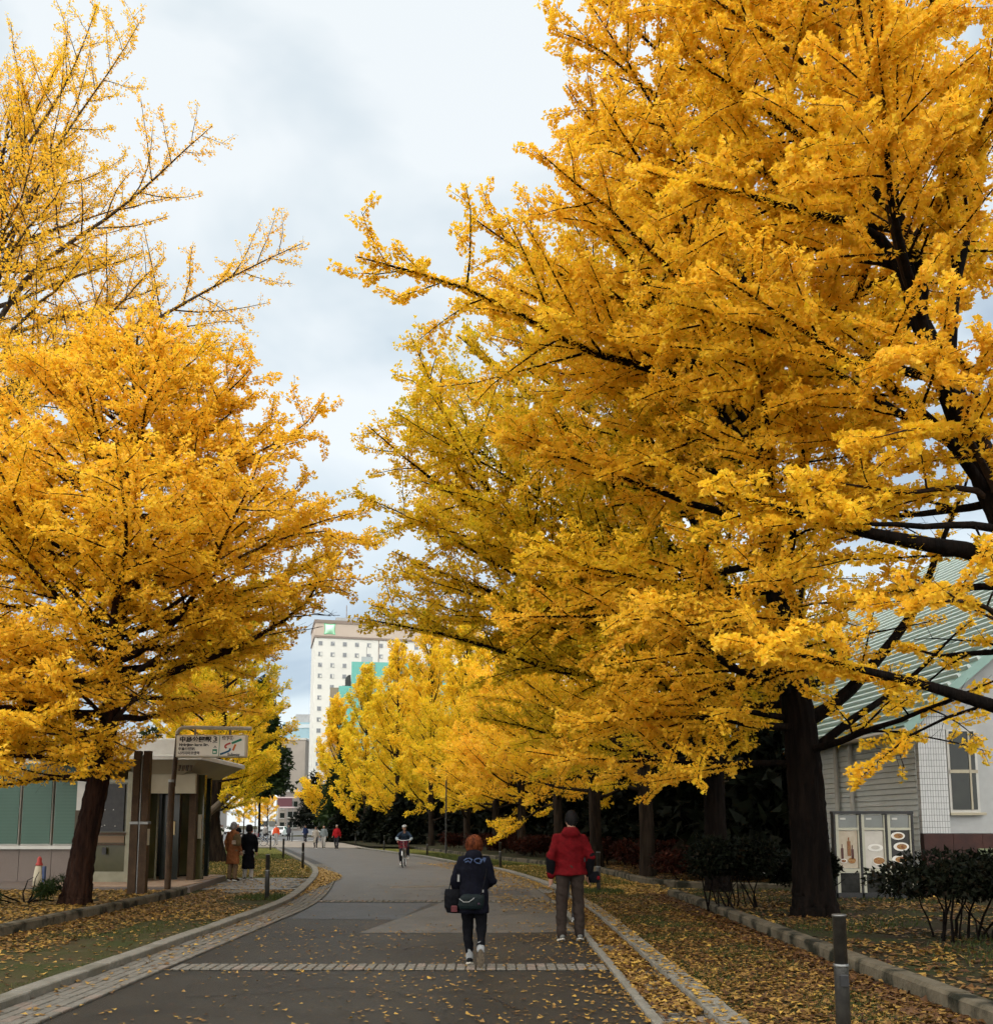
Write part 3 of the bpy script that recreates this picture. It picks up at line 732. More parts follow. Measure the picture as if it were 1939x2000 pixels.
# ================================================================== TREES
Zv = np.array([0.,0.,1.])
def unit(v): return v / (np.linalg.norm(v) + 1e-9)
def grow(rng, p, d, L, n, up, wob):
    pts = [p]; d = unit(d)
    for i in range(n):
        d = unit(d + Zv*up/n + rng.normal(0, wob, 3))
        p = p + d*(L/n); pts.append(p)
    return np.array(pts)
class Wood:
    def __init__(s): s.V = []; s.Q = []; s.n = 0
    def tube(s, pts, rad, k):
        n = len(pts)
        t = np.gradient(pts, axis=0); t /= np.linalg.norm(t, axis=1)[:,None] + 1e-9
        m = t[n//2]; ref = np.array([1.,0,0]) if abs(m[2]) > 0.8 else Zv
        u = np.cross(t, ref); u /= np.linalg.norm(u, axis=1)[:,None] + 1e-9
        w = np.cross(t, u)
        a = np.arange(k)*2*np.pi/k
        ring = pts[:,None,:] + (u[:,None,:]*np.cos(a)[None,:,None] + w[:,None,:]*np.sin(a)[None,:,None])*np.asarray(rad)[:,None,None]
        s.V.append(ring.reshape(-1,3))
        i = np.arange(n-1)[:,None]*k; j = np.arange(k)[None,:]; j2 = (j+1) % k
        q = np.stack([i+j, i+j2, i+k+j2, i+k+j], -1).reshape(-1,4) + s.n
        s.Q.append(q); s.n += n*k
    def build(s, name, m, parent, smooth=True):
        return link(name, np_mesh(name, np.concatenate(s.V), np.concatenate(s.Q), smooth), m, parent)

def leaves_mesh(name, rng, A, B, W, n, size, base_tint, spread, ltint, droop=0.35, pet=0.6, fan=1.15, fwd=0.25):
    """n fan-shaped leaves spread over twig segments A-B with weights W"""
    p = W/W.sum(); idx = rng.choice(len(W), n, p=p)
    t = rng.random(n)[:,None]
    P0 = A[idx]*(1-t) + B[idx]*t
    tan = B[idx]-A[idx]; tan /= np.linalg.norm(tan, axis=1)[:,None] + 1e-9
    d = rng.normal(size=(n,3)); d -= tan*(d*tan).sum(1)[:,None]*0.75
    d /= np.linalg.norm(d, axis=1)[:,None]
    d += tan*fwd; d[:,2] -= droop*rng.random(n)
    d /= np.linalg.norm(d, axis=1)[:,None]
    up = rng.normal(0, 0.55, (n,3)); up[:,2] += 0.9
    sd = np.cross(d, up); sd /= np.linalg.norm(sd, axis=1)[:,None] + 1e-9
    nr = np.cross(sd, d)
    L = (size*rng.uniform(0.65, 1.2, n))[:,None]
    b = P0 + d*L*pet*rng.uniform(.3,1.1,(n,1))
    wv = sd*L*fan*0.5; curl = rng.uniform(-.25,.25,(n,1))*L
    V = np.empty((n,3,3))
    V[:,0] = b; V[:,1] = b + d*L*0.9 - wv + nr*curl; V[:,2] = b + d*L*0.9 + wv + nr*curl*.4
    Q = np.arange(3*n).reshape(n,3)
    tint = np.clip(base_tint + ltint[idx] + rng.normal(0, spread, n), 0, 1)
    return np_mesh(name, V.reshape(-1,3), Q, False, {'tint': tint})

def ginkgo(label, trunk, prof, n_limbs, nleaf, size, tint, seed, asym=(0,0), e=(8,52), heroes=(), detail=2, group=None, name='ginkgo_tree',
           bark='bark', spread=0.09, z0=None, fork=0.0, up1=0.35, skip=None, l2len=1.0, hb=None, limb_r=1.0, cut=None, flat=(-.45,1.15), droop2=(-.25,.55), clip=False):
    """trunk: [(x,y,z,r)...]; prof: [(z, reach)...]; heroes: [(start_z, [(x,y,z)...], r)]"""
    rng = np.random.default_rng(seed)
    T = np.array(trunk, float)
    root = thing(name, label, 'tree', tuple(T[0,:3]), 0, group)
    off = T[0,:3].copy()
    # trunk with root flare and uneven section
    NR = 110 if detail > 1 else 26
    zz = np.linspace(0, 1, NR)**(1.6 if detail > 1 else 1)*(T[-1,2]-T[0,2]) + T[0,2]
    C = np.stack([np.interp(zz, T[:,2], T[:,k]) for k in range(4)], 1)
    C[:,3] *= 1 + 0.2*np.exp(-(zz-zz[0])/0.28)
    C[1:-1,:2] += rng.normal(0, .012 if detail < 2 else .004, (NR-2,2))
    C[0,2] -= 0.12
    k = 44 if detail > 1 else 9
    wd = Wood(); wd.tube(C[:,:3]-off, C[:,3], k)
    lump = 1 + 0.10*np.sin(np.arange(k)*2*np.pi/k*3+seed) + rng.normal(0, .05, k)
    Vt = wd.V[0].reshape(NR, k, 3); ctr = (C[:,:3]-off)[:,None,:]
    if detail > 1:
        aa = np.arange(k)*2*np.pi/k; zc = C[:,2][:,None]
        wav = np.sin(zc*2.1+seed)*.5 + np.sin(zc*5.3+aa[None,:]*2)*.35 + np.sin(zc*11+aa[None,:]*5)*.18
        rid = 1-np.abs(np.sin(aa[None,:]*7+wav*1.6))
        fl = np.exp(-(zc-C[0,2])/.35)*np.clip(np.sin(aa[None,:]*3+seed)+.2,0,1)*.22
        lum = 1 + .05*np.sin(aa[None,:]*3+seed+zc*.5) - .16*rid**2.2 + .03*np.sin(zc*23+aa[None,:]*9) + fl
        wd.V[0] = (ctr + (Vt-ctr)*(lum*(1+rng.normal(0,.012,(NR,k))))[:,:,None]).reshape(-1,3)
    else:
        wd.V[0] = (ctr + (Vt-ctr)*lump[None,:,None]*(1+rng.normal(0,.025,(NR,k,1)))).reshape(-1,3)
    wd.build('trunk', M[bark], root)
    PZ = np.array([q[0] for q in prof]); PR = np.array([q[1] for q in prof])
    zlo = hb if hb is not None else prof[0][0]; zhi = T[-1,2]
    A, B, W, LT = [], [], [], []
    allw = Wood()
    limbs = []
    az = rng.random()*6.28
    for i in range(n_limbs):
        f = (i+.5)/n_limbs
        z = zlo*0.92 + (zhi-zlo)*f**0.92 - 0.2
        az += 2.399 + rng.normal(0, .35)
        el = R(e[0] + (e[1]-e[0])*f + rng.normal(0, 6))
        Rr = np.interp(z + 0.25*np.interp(z, PZ, PR), PZ, PR)*rng.uniform(.78, 1.08)
        Rr *= 1 + asym[0]*math.cos(az) + asym[1]*math.sin(az)
        if skip is not None and skip(az, z): continue
        p0 = np.array([np.interp(z, T[:,2], T[:,k_]) for k_ in range(3)]); p0[2] = z
        rr = np.interp(z, T[:,2], T[:,3])
        L = max(Rr/max(math.cos(el), .42), .6)
        pts = grow(rng, p0, np.array([math.cos(az)*math.cos(el), math.sin(az)*math.cos(el), math.sin(el)]), L, 9, up1, .085)
        limbs.append((pts, min(rr*.62, 0.012*L+0.02)*limb_r*rng.uniform(.8,1.1)))
    for hz, hp, hr in heroes:
        q = np.array(hp, float)
        if hz is not None:
            s0 = np.array([np.interp(hz, T[:,2], T[:,k_]) for k_ in range(3)]); s0[2] = hz
            q = np.vstack([s0[None], q])
        d = np.r_[0, np.cumsum(np.linalg.norm(np.diff(q, axis=0), axis=1))]
        ss = np.linspace(0, d[-1], 11)
        pts = np.stack([np.interp(ss, d, q[:,k_]) for k_ in range(3)], 1)
        pts[1:-1] += rng.normal(0, .035, (9,3))
        pts[1:-1] = (pts[:-2]+2*pts[1:-1]+pts[2:])/4
        limbs.append((pts, hr))
    sp2 = {3:.30, 2:.36, 1:.55, 0:.9}[detail]; sp3 = {3:.24, 2:.28, 1:.4, 0:9}[detail]
    for pts, r0 in limbs:
        if clip:                                    # pruned where the crown is lifted clear
            bad = np.nonzero(~cut(pts))[0]; bad = bad[bad > 1]
            if len(bad):
                if bad[0] < 3: continue
                pts = pts[:bad[0]]
        n = len(pts); seg = np.linalg.norm(np.diff(pts, axis=0), axis=1); L = seg.sum()
        lt = rng.normal(0, .05)
        wl_ = Wood() if detail >= 2 else allw
        s = np.linspace(0,1,n)
        wl_.tube(pts-off, r0*(1-s*.93)+.003, 7 if detail >= 2 else 5)
        for i in range(n-1):
            if s[i] > .36: A.append(pts[i]); B.append(pts[i+1]); W.append(seg[i]*(.7+1.3*s[i])); LT.append(lt)
        pos = 0.16*L + rng.random()*.2; sgn = 1
        while pos < L*0.985:
            u = pos/L; fi = u*(n-1); i0 = min(int(fi), n-2)
            p = pts[i0] + (pts[i0+1]-pts[i0])*(fi-i0); t = unit(pts[i0+1]-pts[i0])
            sgn = -sgn
            side = unit(np.cross(t, Zv)); upv = np.cross(side, t)
            ph = rng.uniform(*flat); an = R(rng.uniform(32, 66))
            dd = t*math.cos(an) + (side*sgn*math.cos(ph) + upv*math.sin(ph))*math.sin(an)
            if cut is not None and not cut(p[None]+dd*.5)[0]:
                pos += sp2*rng.uniform(.7,1.3); continue
            l2 = min((.50*L*(1-u)**.75*rng.uniform(.55,1.1) + .34)*l2len, 2.7)
            b2 = grow(rng, p, dd, l2, 4, rng.uniform(*droop2), .10)
            r2 = max(.0045, min(r0*(1-u*.86)*.55, .006+.007*l2))
            wl_.tube(b2-off if detail >= 2 else b2[::2]-off, (r2*np.array([1,.82,.62,.42,.22])+.0018)[::1 if detail >= 2 else 2], 4 if detail >= 2 else 3)
            for i in range(4):
                A.append(b2[i]); B.append(b2[i+1]); W.append(l2/4*(.5 if i == 0 else 1)); LT.append(lt)
            pos3 = .18*l2 + rng.random()*.1; s3 = 1
            while pos3 < l2 and detail >= 1:
                v = pos3/l2*4; j0 = min(int(v), 3); p3 = b2[j0] + (b2[j0+1]-b2[j0])*(v-j0); t3 = unit(b2[j0+1]-b2[j0])
                s3 = -s3; sd3 = unit(np.cross(t3, Zv + rng.normal(0,.4,3)))
                an3 = R(rng.uniform(35,70)); ph3 = rng.uniform(flat[0], flat[1]+.05)
                d3 = t3*math.cos(an3) + (sd3*s3*math.cos(ph3) + np.cross(sd3, t3)*math.sin(ph3))*math.sin(an3)
                l3 = rng.uniform(.22,.62)*(1.15-.5*pos3/l2)
                b3 = grow(rng, p3, d3, l3, 2, rng.uniform(-.3,.4), .10)
                if detail >= 2: wl_.tube(b3[::2]-off, np.array([.0055,.002]), 3)
                for i in range(2): A.append(b3[i]); B.append(b3[i+1]); W.append(l3/2); LT.append(lt)
                pos3 += sp3*rng.uniform(.7,1.3)
            pos += sp2*rng.uniform(.7,1.3)
        if detail >= 2: wl_.build('limb', M[bark] if r0 > .05 else M['twig'], root)
    if allw.V: allw.build('limbs', M[bark], root)
    A, B, W, LT = np.array(A), np.array(B), np.array(W), np.array(LT)
    if cut is not None:
        keep = cut((A+B)/2); A, B, W, LT = A[keep], B[keep], W[keep], LT[keep]
    me = leaves_mesh('crown', rng, A-off, B-off, W, nleaf, size, tint, spread, LT, fan=(1.15 if detail >= 2 else .62), fwd=(.25 if detail >= 2 else 1.1), droop=(.35 if detail >= 2 else .15))
    o = link('crown', me, M['ginkgo'], root); o['kind'] = 'stuff'
    return root

# --- right side, nearest first
# tree just outside the right edge, its limbs reaching into view
TF = [(6.7,10.8,.12,.33),(6.5,10.8,2.8,.27),(6.15,10.8,4.6,.22),(5.62,10.9,6.2,.17),(5.12,11.0,7.8,.105),(4.95,11.1,9.2,.075),(4.9,11.2,11.5,.05),(4.9,11.2,14.5,.02)]
def P_(Y, *pp): return [tuple(at(x, y, Y_)) for (x, y), Y_ in zip(pp, np.linspace(*Y, len(pp)))]
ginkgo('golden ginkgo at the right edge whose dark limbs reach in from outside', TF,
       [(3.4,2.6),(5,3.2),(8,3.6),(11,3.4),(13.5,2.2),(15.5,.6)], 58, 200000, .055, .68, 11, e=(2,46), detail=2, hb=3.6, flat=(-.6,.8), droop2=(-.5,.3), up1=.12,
       skip=lambda a, z: math.cos(a) > .55 or (math.sin(a) < -.5 and z < 7),
       cut=lambda p: ~((p[:,0] > 3.9) & (p[:,2] < 5.6) & (np.sin(p[:,0]*8.1+p[:,2]*6.3+p[:,1]*4.7) < 0)),
       heroes=[(4.15, P_((10.5,9.9),(1939,1085),(1800,1062),(1700,1040),(1540,1000),(1400,960)), .13),
               (2.6, P_((10.4,9.6),(1939,1380),(1800,1335),(1700,1310),(1560,1280),(1480,1255)), .10),
               (4.9, P_((10.8,10.6),(1939,955),(1735,957),(1600,930)), .05),
               (7.5, P_((10.9,10.2),(1720,440),(1520,395),(1400,360),(1250,330)), .085),
               (7.6, P_((11.0,11.0),(1790,430),(1700,350),(1570,280),(1450,180),(1330,90)), .085),
               (6.9, P_((10.8,10.4),(1900,400),(1930,250),(1880,180),(1745,140)), .08),
               (5.2, P_((10.6,9.6),(1800,800),(1650,700),(1500,600),(1380,520)), .07),
               (5.6, P_((10.4,9.4),(1900,720),(1820,690),(1720,700)), .05),(4.9, P_((10.4,9.2),(1900,850),(1830,830),(1730,850)), .05),
               (3.3, P_((10.4,9.2),(1930,1180),(1850,1170),(1760,1190)), .04)])
# the big dark trunk
TR = [(5.25,16.1,.12,.315),(5.2,16.1,2.0,.30),(5.15,16.1,3.2,.27),(4.98,16.1,4.6,.25),(4.85,16.1,5.6,.21),(4.6,16.1,8.0,.17),(4.5,16.2,11,.13),(4.5,16.2,14,.09),(4.5,16.2,17,.05),(4.5,16.2,19.5,.015)]
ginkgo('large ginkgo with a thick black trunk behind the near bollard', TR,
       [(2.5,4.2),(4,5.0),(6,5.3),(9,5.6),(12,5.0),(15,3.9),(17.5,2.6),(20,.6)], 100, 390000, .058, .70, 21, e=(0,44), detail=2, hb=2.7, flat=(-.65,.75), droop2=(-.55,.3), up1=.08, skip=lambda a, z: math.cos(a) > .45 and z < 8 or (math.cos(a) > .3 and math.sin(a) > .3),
       cut=lambda p: ~((p[:,0] > 5.5) & (p[:,2] < 7.6) & (np.sin(p[:,0]*7.1+p[:,2]*5.3+p[:,1]*3.7) < .05)),
       heroes=[(7.6, P_((15.6,12.6),(1343,719),(1185,711),(1089,660),(993,601),(864,535),(698,501)), .10),
               (7.8, P_((15.8,13.5),(1343,725),(1290,610),(1233,509),(1159,417),(1090,330)), .09),
               (3.3, P_((16.0,15.0),(1660,1355),(1780,1200),(1840,1060),(1900,900)), .13),
               (2.7, P_((16.0,15.6),(1650,1420),(1760,1340),(1900,1210)), .09),
               (4.0, P_((16.0,14.5),(1470,1290),(1420,1240),(1300,1200)), .10),
               (3.4, P_((16.0,14.8),(1480,1390),(1400,1380),(1250,1370)), .06),
               (5.6, P_((16.0,13.8),(1400,1150),(1150,1110),(1060,1070)), .07),
               (3.9, P_((16.2,17.5),(1560,1170),(1590,1060)), .08)])
ginkgo('yellow green ginkgo leaning over the path, second in the right row', 
       [(5.0,22.0,.12,.26),(4.95,22.0,4,.22),(4.85,22,8,.17),(4.8,22,12,.10),(4.8,22,15.5,.02)],
       [(2.6,4.6),(4,5.6),(7,6.4),(10,6.4),(12.5,5.0),(14.5,2.6),(16.5,.5)], 110, 280000, .071, .49, 31, flat=(-.55,.85), droop2=(-.45,.35), skip=lambda a, z: math.cos(a) > .35 or (math.sin(a) > .75), asym=(-.24,0), e=(4,52), detail=2, hb=2.9,
       heroes=[(5.6, [tuple(at(1120,1190,20.5)),tuple(at(1048,1076,20)),tuple(at(901,895,19.5)),tuple(at(860,780,19.5)),tuple(at(800,650,19.5))], .09),
               (5.4, [tuple(at(1000,1120,20)),tuple(at(860,1040,19.5)),tuple(at(700,965,19))], .07),
               (4.2, [tuple(at(1000,1180,20)),tuple(at(880,1150,19.5)),tuple(at(770,1110,19))], .06),
               (6.4, [tuple(at(1000,940,20)),tuple(at(860,860,19.5)),tuple(at(765,800,19))], .06)])
row = [  # x, y, height, reach, crown base, leaves, size, tint, label
 (4.45,28.6,13.5,5.2,2.9,72000,.11,.62,'amber ginkgo in the right row, third trunk from the front'),
 (3.6,35.0,13.0,5.0,2.9,58000,.13,.58,'golden ginkgo in the right row just beyond the man in red'),
 (2.75,42.5,12.5,5.2,2.9,52000,.14,.66,'orange yellow ginkgo in the right row behind the woman with the bags'),
 (1.35,50.0,11.4,5.6,3.0,54000,.145,.76,'bright orange yellow round ginkgo in the middle of the right row'),
 (0.0,57.0,12.5,5.0,2.4,36000,.17,.60,'yellow ginkgo in the right row behind the cyclist'),
 (-1.9,63.0,14.5,5.0,2.2,36000,.18,.52,'tall yellow green ginkgo with spiky tips right of the turquoise building'),
 (-4.8,71.0,17.0,5.0,2.0,36000,.19,.50,'feathery lime yellow ginkgo below the white tower'),
 (-8.2,80.0,16.5,5.2,1.8,34000,.20,.52,'lime yellow ginkgo rising before the turquoise building'),
 (-12.3,91.0,16.0,5.2,1.6,30000,.225,.46,'green tinged ginkgo near the far end of the right row'),
 (-17.2,104.,14.5,5.4,1.6,28000,.25,.52,'yellow ginkgo at the far end of the right row'),
]
for i, (x, y, h, rr, hb_, nl, sz, ti, lab) in enumerate(row):
    spk = i >= 5
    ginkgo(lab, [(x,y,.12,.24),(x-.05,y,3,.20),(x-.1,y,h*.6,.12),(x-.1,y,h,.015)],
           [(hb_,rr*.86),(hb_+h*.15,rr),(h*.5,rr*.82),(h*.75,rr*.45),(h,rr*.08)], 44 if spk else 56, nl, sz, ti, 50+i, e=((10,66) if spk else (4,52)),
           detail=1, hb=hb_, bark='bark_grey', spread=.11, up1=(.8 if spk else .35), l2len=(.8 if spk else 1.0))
for i, (x, y, h, lab) in enumerate(((2.2,79,15.5,'yellow ginkgo deeper in the park behind the cyclist'),(-2.6,91,16.5,'yellow green ginkgo deeper in the park below the white tower'),
                             (-7.6,103,17.5,'golden ginkgo deeper in the park before the turquoise building'),(-12.5,117,17.5,'farthest golden ginkgo deeper in the park'))):
    ginkgo(lab, [(x,y,.12,.24),(x,y,4,.2),(x-.1,y,h,.02)], [(3,4.8),(6,5.4),(h*.55,4.6),(h*.8,2.6),(h,.5)], 40, 22000, .27, (.55,.45,.6,.5)[i], 150+i, e=(10,62), detail=1, hb=3, bark='bark_grey', spread=.1, up1=.7, l2len=.85)
for i, (x, y, h, lab) in enumerate(((-44.5,170,7.5,'small rust coloured street tree near the coach'),(-49,196,8.5,'small brown street tree far down the street'),(-37.5,158,6.0,'small amber street tree behind the white car'))):
    ginkgo(lab, [(x,y,.02,.12),(x,y,2.5,.1),(x,y,h,.02)], [(2.2,1.6),(4,2.2),(h,.4)], 16, 6000, .2, (.62,.55,.66)[i], 160+i, e=(20,60), detail=1, hb=2.3, bark='bark_grey', spread=.15, name='street_tree')
# --- left side
TL = [(-7.95,18.4,.12,.24),(-7.85,18.4,1.2,.22),(-7.62,18.4,2.6,.20),(-7.45,18.4,4,.17),(-7.4,18.4,7,.12),(-7.35,18.4,9.5,.07),(-7.3,18.4,11.6,.015)]
ginkgo('golden ginkgo with a leaning trunk in front of the green blinds', TL,
       [(2.1,4.4),(3.2,5.5),(5,5.7),(7,5.0),(8.6,3.7),(10,2.2),(11.8,.5)], 104, 310000, .061, .70, 41, e=(6,34), flat=(-.5,.6), droop2=(-.4,.3), up1=.16, detail=2, hb=2.6, bark='bark_red',
       skip=lambda a, z: math.cos(a) > .1 and z < 4.0 - .6*(1-math.cos(a)),
       clip=True, cut=lambda p: (p[:,2] > 2.38) & ((p[:,2] > np.clip(3.95 + .95*(p[:,0]+5.5), 3.95, 5.8)) | (p[:,0] < -6.85 + .25*(p[:,2]-2.6))),
       heroes=[(6.1, P_((18.2,17.4),(420,935),(500,880),(560,860),(610,830),(635,775)), .05),
               (5.0, P_((18.2,17.2),(480,1080),(560,1045),(640,1030),(735,1065)), .05),
               (4.3, P_((18.2,17.0),(480,1180),(560,1150),(690,1130)), .05),
               (2.4, P_((18.3,17.6),(100,1420),(60,1360)), .05),
               (3.0, [(-7.6,16.4,3.3),(-7.5,14.6,3.3)], .05),(2.9, [(-8.5,16.4,3.1),(-8.9,14.6,3.0)], .05),(3.6, [(-7.4,16.6,4.0),(-7.2,14.9,4.2)], .05),
               (3.5, [(-8.6,16.6,3.9),(-9.3,15.0,4.0)], .05),(4.3, [(-7.2,16.4,4.8),(-6.8,14.7,5.0)], .05),(4.2, [(-8.2,16.2,4.7),(-8.6,14.5,4.8)], .05),
               (2.3, P_((18.0,16.2),(110,1455),(40,1450),(-60,1440)), .05),
               (2.3, P_((18.3,17.9),(200,1490),(240,1500),(270,1490)), .035),
               (2.6, P_((18.2,17.8),(205,1455),(235,1445)), .04),
               (3.4, P_((18.2,17.8),(290,1340),(340,1270),(400,1210)), .05)])
ginkgo('tall sparse ginkgo leaning in at the top left corner', [(-15.2,24.5,0,.34),(-15.0,24.5,6,.28),(-14.5,24.5,11,.20),(-14.0,24.5,16,.12),(-13.6,24.5,21.5,.02)],
       [(8,5.2),(11,6.0),(14,5.4),(17,4.4),(20,2.4),(22,.6)], 64, 120000, .058, .74, 43, e=(14,50), detail=2, bark='bark_pale', limb_r=.8, hb=8.2, asym=(.18,0),
       skip=lambda a, z: math.cos(a) < -.5, spread=.07, up1=.2,
       heroes=[(12.2, P_((24,23),(130,700),(270,645),(350,600),(450,545),(590,475)), .085),
               (13.8, P_((24,23),(60,520),(150,470),(260,385),(340,310),(415,245)), .085),
               (16.0, P_((24,23.5),(30,310),(110,200),(160,90),(190,10)), .075),
               (15.2, P_((24,23.5),(60,370),(150,220),(230,120),(280,30)), .06),
               (11.0, P_((24,22.8),(60,760),(200,720),(350,690),(490,680)), .06)])
ginkgo('yellow green ginkgo with a propped trunk behind the subway sign', [(-12.3,42.5,.05,.40),(-12.6,42.5,1.6,.36),(-12.5,42.5,3.2,.28),(-12.2,42.5,7,.17),(-12.1,42.5,12,.02)],
       [(2.4,3.4),(4,4.0),(7,3.6),(9.5,2.2),(12.5,.4)], 56, 64000, .125, .42, 44, e=(4,50), detail=1, hb=2.6, bark='bark_grey', spread=.13)
ginkgo('golden ginkgo further along the left lawn', [(-16.2,55,.05,.3),(-16.2,55,4,.24),(-16.1,55,13,.02)],
       [(2.6,3.4),(5,4.1),(8,3.2),(11,1.6),(13.5,.3)], 46, 36000, .155, .60, 45, e=(6,55), detail=1, hb=2.9, bark='bark_grey', spread=.12)
ginkgo('distant yellow ginkgo at the corner of the left lawn', [(-22.5,70,.05,.28),(-22.5,70,4,.22),(-22.4,70,12.5,.02)],
       [(2.6,3.6),(5,4.2),(8,3.2),(11,1.6),(13,.3)], 40, 28000, .19, .50, 46, e=(10,58), detail=1, hb=2.9, bark='bark_grey', spread=.12)
ginkgo('golden ginkgo standing behind the pavilion roof on the left', [(-20,33,.05,.3),(-20,33,5,.24),(-20,33,15,.02)],
       [(3.4,4.2),(6,4.6),(9,4),(12,2.2),(15.5,.4)], 46, 42000, .12, .66, 47, e=(6,55), detail=1, hb=3.9, bark='bark_grey', spread=.1)

# --- evergreens and shrubs
def foliage(name, rng, centers, radii, n, size, tint, spread, m, parent, off, shell=.55, aspect=.5, lay=0.4):
    """leafy mass: many small blades through overlapping uneven clumps"""
    centers = np.array(centers, float); radii = np.array(radii, float)
    vol = radii[:,0]*radii[:,1]*radii[:,2]; idx = rng.choice(len(vol), n, p=vol**.75/(vol**.75).sum())
    d = rng.normal(size=(n,3)); d /= np.linalg.norm(d, axis=1)[:,None]
    r_ = rng.random(n)**(1/3.)*(1-shell) + shell*rng.uniform(.75,1.05,n)
    wob = 1 + .22*np.sin(d[:,0]*5+idx)*np.cos(d[:,1]*6+idx*1.7) + .14*np.sin(d[:,2]*9+idx)
    p = centers[idx] + d*radii[idx]*(r_*wob)[:,None]
    t = d*.8 + rng.normal(0,.6,(n,3)); t[:,2] += lay*rng.uniform(-1,.6,n); t /= np.linalg.norm(t, axis=1)[:,None]
    s = np.cross(t, rng.normal(size=(n,3))); s /= np.linalg.norm(s, axis=1)[:,None] + 1e-9
    L = (size*rng.uniform(.6,1.3,n))[:,None]
    V = np.empty((n,3,3)); V[:,0] = p-s*L*aspect*.62; V[:,1] = p+s*L*aspect*.62; V[:,2] = p+t*L
    o = link(name, np_mesh(name, (V-off).reshape(-1,3), np.arange(3*n).reshape(n,3), False, {'tint': np.clip(tint+rng.normal(0,spread,n),0,1)}), m, parent)
    o['kind'] = 'stuff'
    return o
def evergreen(label, x, y, h, r, n, seed, size=.3, m='evergreen', tint=.35, hb=.2, group=None, name='evergreen_tree', trunk_r=.16):
    rng = np.random.default_rng(seed)
    root = thing(name, label, 'tree', (x,y,.1), 0, group)
    w = Wood(); w.tube(np.array([(0,0,-.15),(rng.normal(0,.1),0,h*.4),(0,0,h*.92)]), [trunk_r,trunk_r*.7,.02], 7)
    w.build('trunk', M['bark'], root)
    C, Rr = [], []
    k = int(h*1.6)+3
    for i in range(k):
        f = i/(k-1); z = hb*h + f*h*(1-hb)*.96; rr = r*(1-.82*f**1.3)
        for j in range(3):
            a = rng.random()*6.28; q = rr*.45*rng.random()
            C.append((q*math.cos(a), q*math.sin(a), z)); Rr.append((rr*rng.uniform(.6,.85), rr*rng.uniform(.6,.85), h/k*1.3))
    foliage('crown', rng, C, Rr, n, size, tint, .18, M[m], root, 0)
    return root
rg = random.Random(12)
GE = 'dark evergreens behind the right row'
k = 0
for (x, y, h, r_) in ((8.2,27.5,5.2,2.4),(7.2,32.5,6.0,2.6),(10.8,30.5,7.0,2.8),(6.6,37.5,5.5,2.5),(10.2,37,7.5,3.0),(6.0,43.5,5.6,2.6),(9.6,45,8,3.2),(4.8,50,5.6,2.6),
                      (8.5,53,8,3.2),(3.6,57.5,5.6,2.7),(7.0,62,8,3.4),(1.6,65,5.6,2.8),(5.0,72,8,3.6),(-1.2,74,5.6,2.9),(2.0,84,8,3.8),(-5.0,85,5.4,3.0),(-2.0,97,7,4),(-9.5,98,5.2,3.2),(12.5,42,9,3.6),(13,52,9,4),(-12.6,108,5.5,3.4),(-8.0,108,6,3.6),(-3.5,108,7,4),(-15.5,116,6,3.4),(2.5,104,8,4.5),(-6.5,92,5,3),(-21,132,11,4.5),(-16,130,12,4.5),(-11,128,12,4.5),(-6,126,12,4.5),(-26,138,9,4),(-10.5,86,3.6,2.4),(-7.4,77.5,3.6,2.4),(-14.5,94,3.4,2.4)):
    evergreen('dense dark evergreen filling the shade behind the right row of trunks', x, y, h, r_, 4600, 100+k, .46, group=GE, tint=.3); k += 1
evergreen('dark green conifer under the far yellow trees beside the crossing', -15.4, 98, 9.5, 3.0, 7000, 140, .5, m='greenery', tint=.2)
evergreen('slim dark green conifer whose tips show left of the white tower', -27.5, 112, 19, 4.0, 9000, 141, .6, m='greenery', tint=.12, hb=.3)
evergreen('bushy green tree behind the pavilion on the left', -17.0, 47, 6, 3.0, 8000, 142, .3, m='greenery', tint=.3)
evergreen('dark clipped evergreen beside the subway doorway', -11.75, 36.5, 3.3, .5, 3500, 143, .14, tint=.2, hb=.02)

def shrub(name, label, x, y, z, w, d, h, n, seed, m='evergreen', tint=.4, stems=14, leg=.45, size=.09, cat='shrub', group=None):
    rng = np.random.default_rng(seed)
    root = thing(name, label, cat, (x,y,z), 0, group)
    for i in range(stems):
        a = np.array([rng.uniform(-w*.36,w*.36), rng.uniform(-d*.3,d*.3), -.06])
        W_ = Wood(); W_.tube(grow(rng, a, np.array([rng.normal(0,.3),rng.normal(0,.3),1]), h*rng.uniform(.7,.95), 5, .2, .16), np.linspace(.022,.006,6)*rng.uniform(.6,1.2), 5)
        W_.build('stem', M['bark'], root)
    C, Rr = [], []
    for i in range(int(10*w)):
        C.append((rng.uniform(-w*.42,w*.42), rng.uniform(-d*.36,d*.36), h*(leg+(1-leg)*rng.uniform(.35,.72)))); Rr.append((w*.2+.08, d*.22+.05, h*(1-leg)*.34))
    foliage('leaves', rng, C, Rr, n, size, tint, .22, M[m], root, 0, shell=.45, aspect=.6)
    return root
shrub('bush', 'wide dark clipped bush with bare stems at the right edge', 6.7,12.7,.12,2.8,1.3,1.14,16000,201, leg=.42, stems=26, size=.07, tint=.45)
shrub('bush', 'dark bush beside the left foot of the big black trunk', 4.35,17.6,.12,1.5,1.3,1.25,9000,202, leg=.42, stems=14, size=.075, tint=.35)
shrub('bush', 'dark bush right behind the big black trunk', 5.9,18.4,.12,1.0,1.0,1.1,5000,203, leg=.3, stems=10, size=.075, tint=.3)
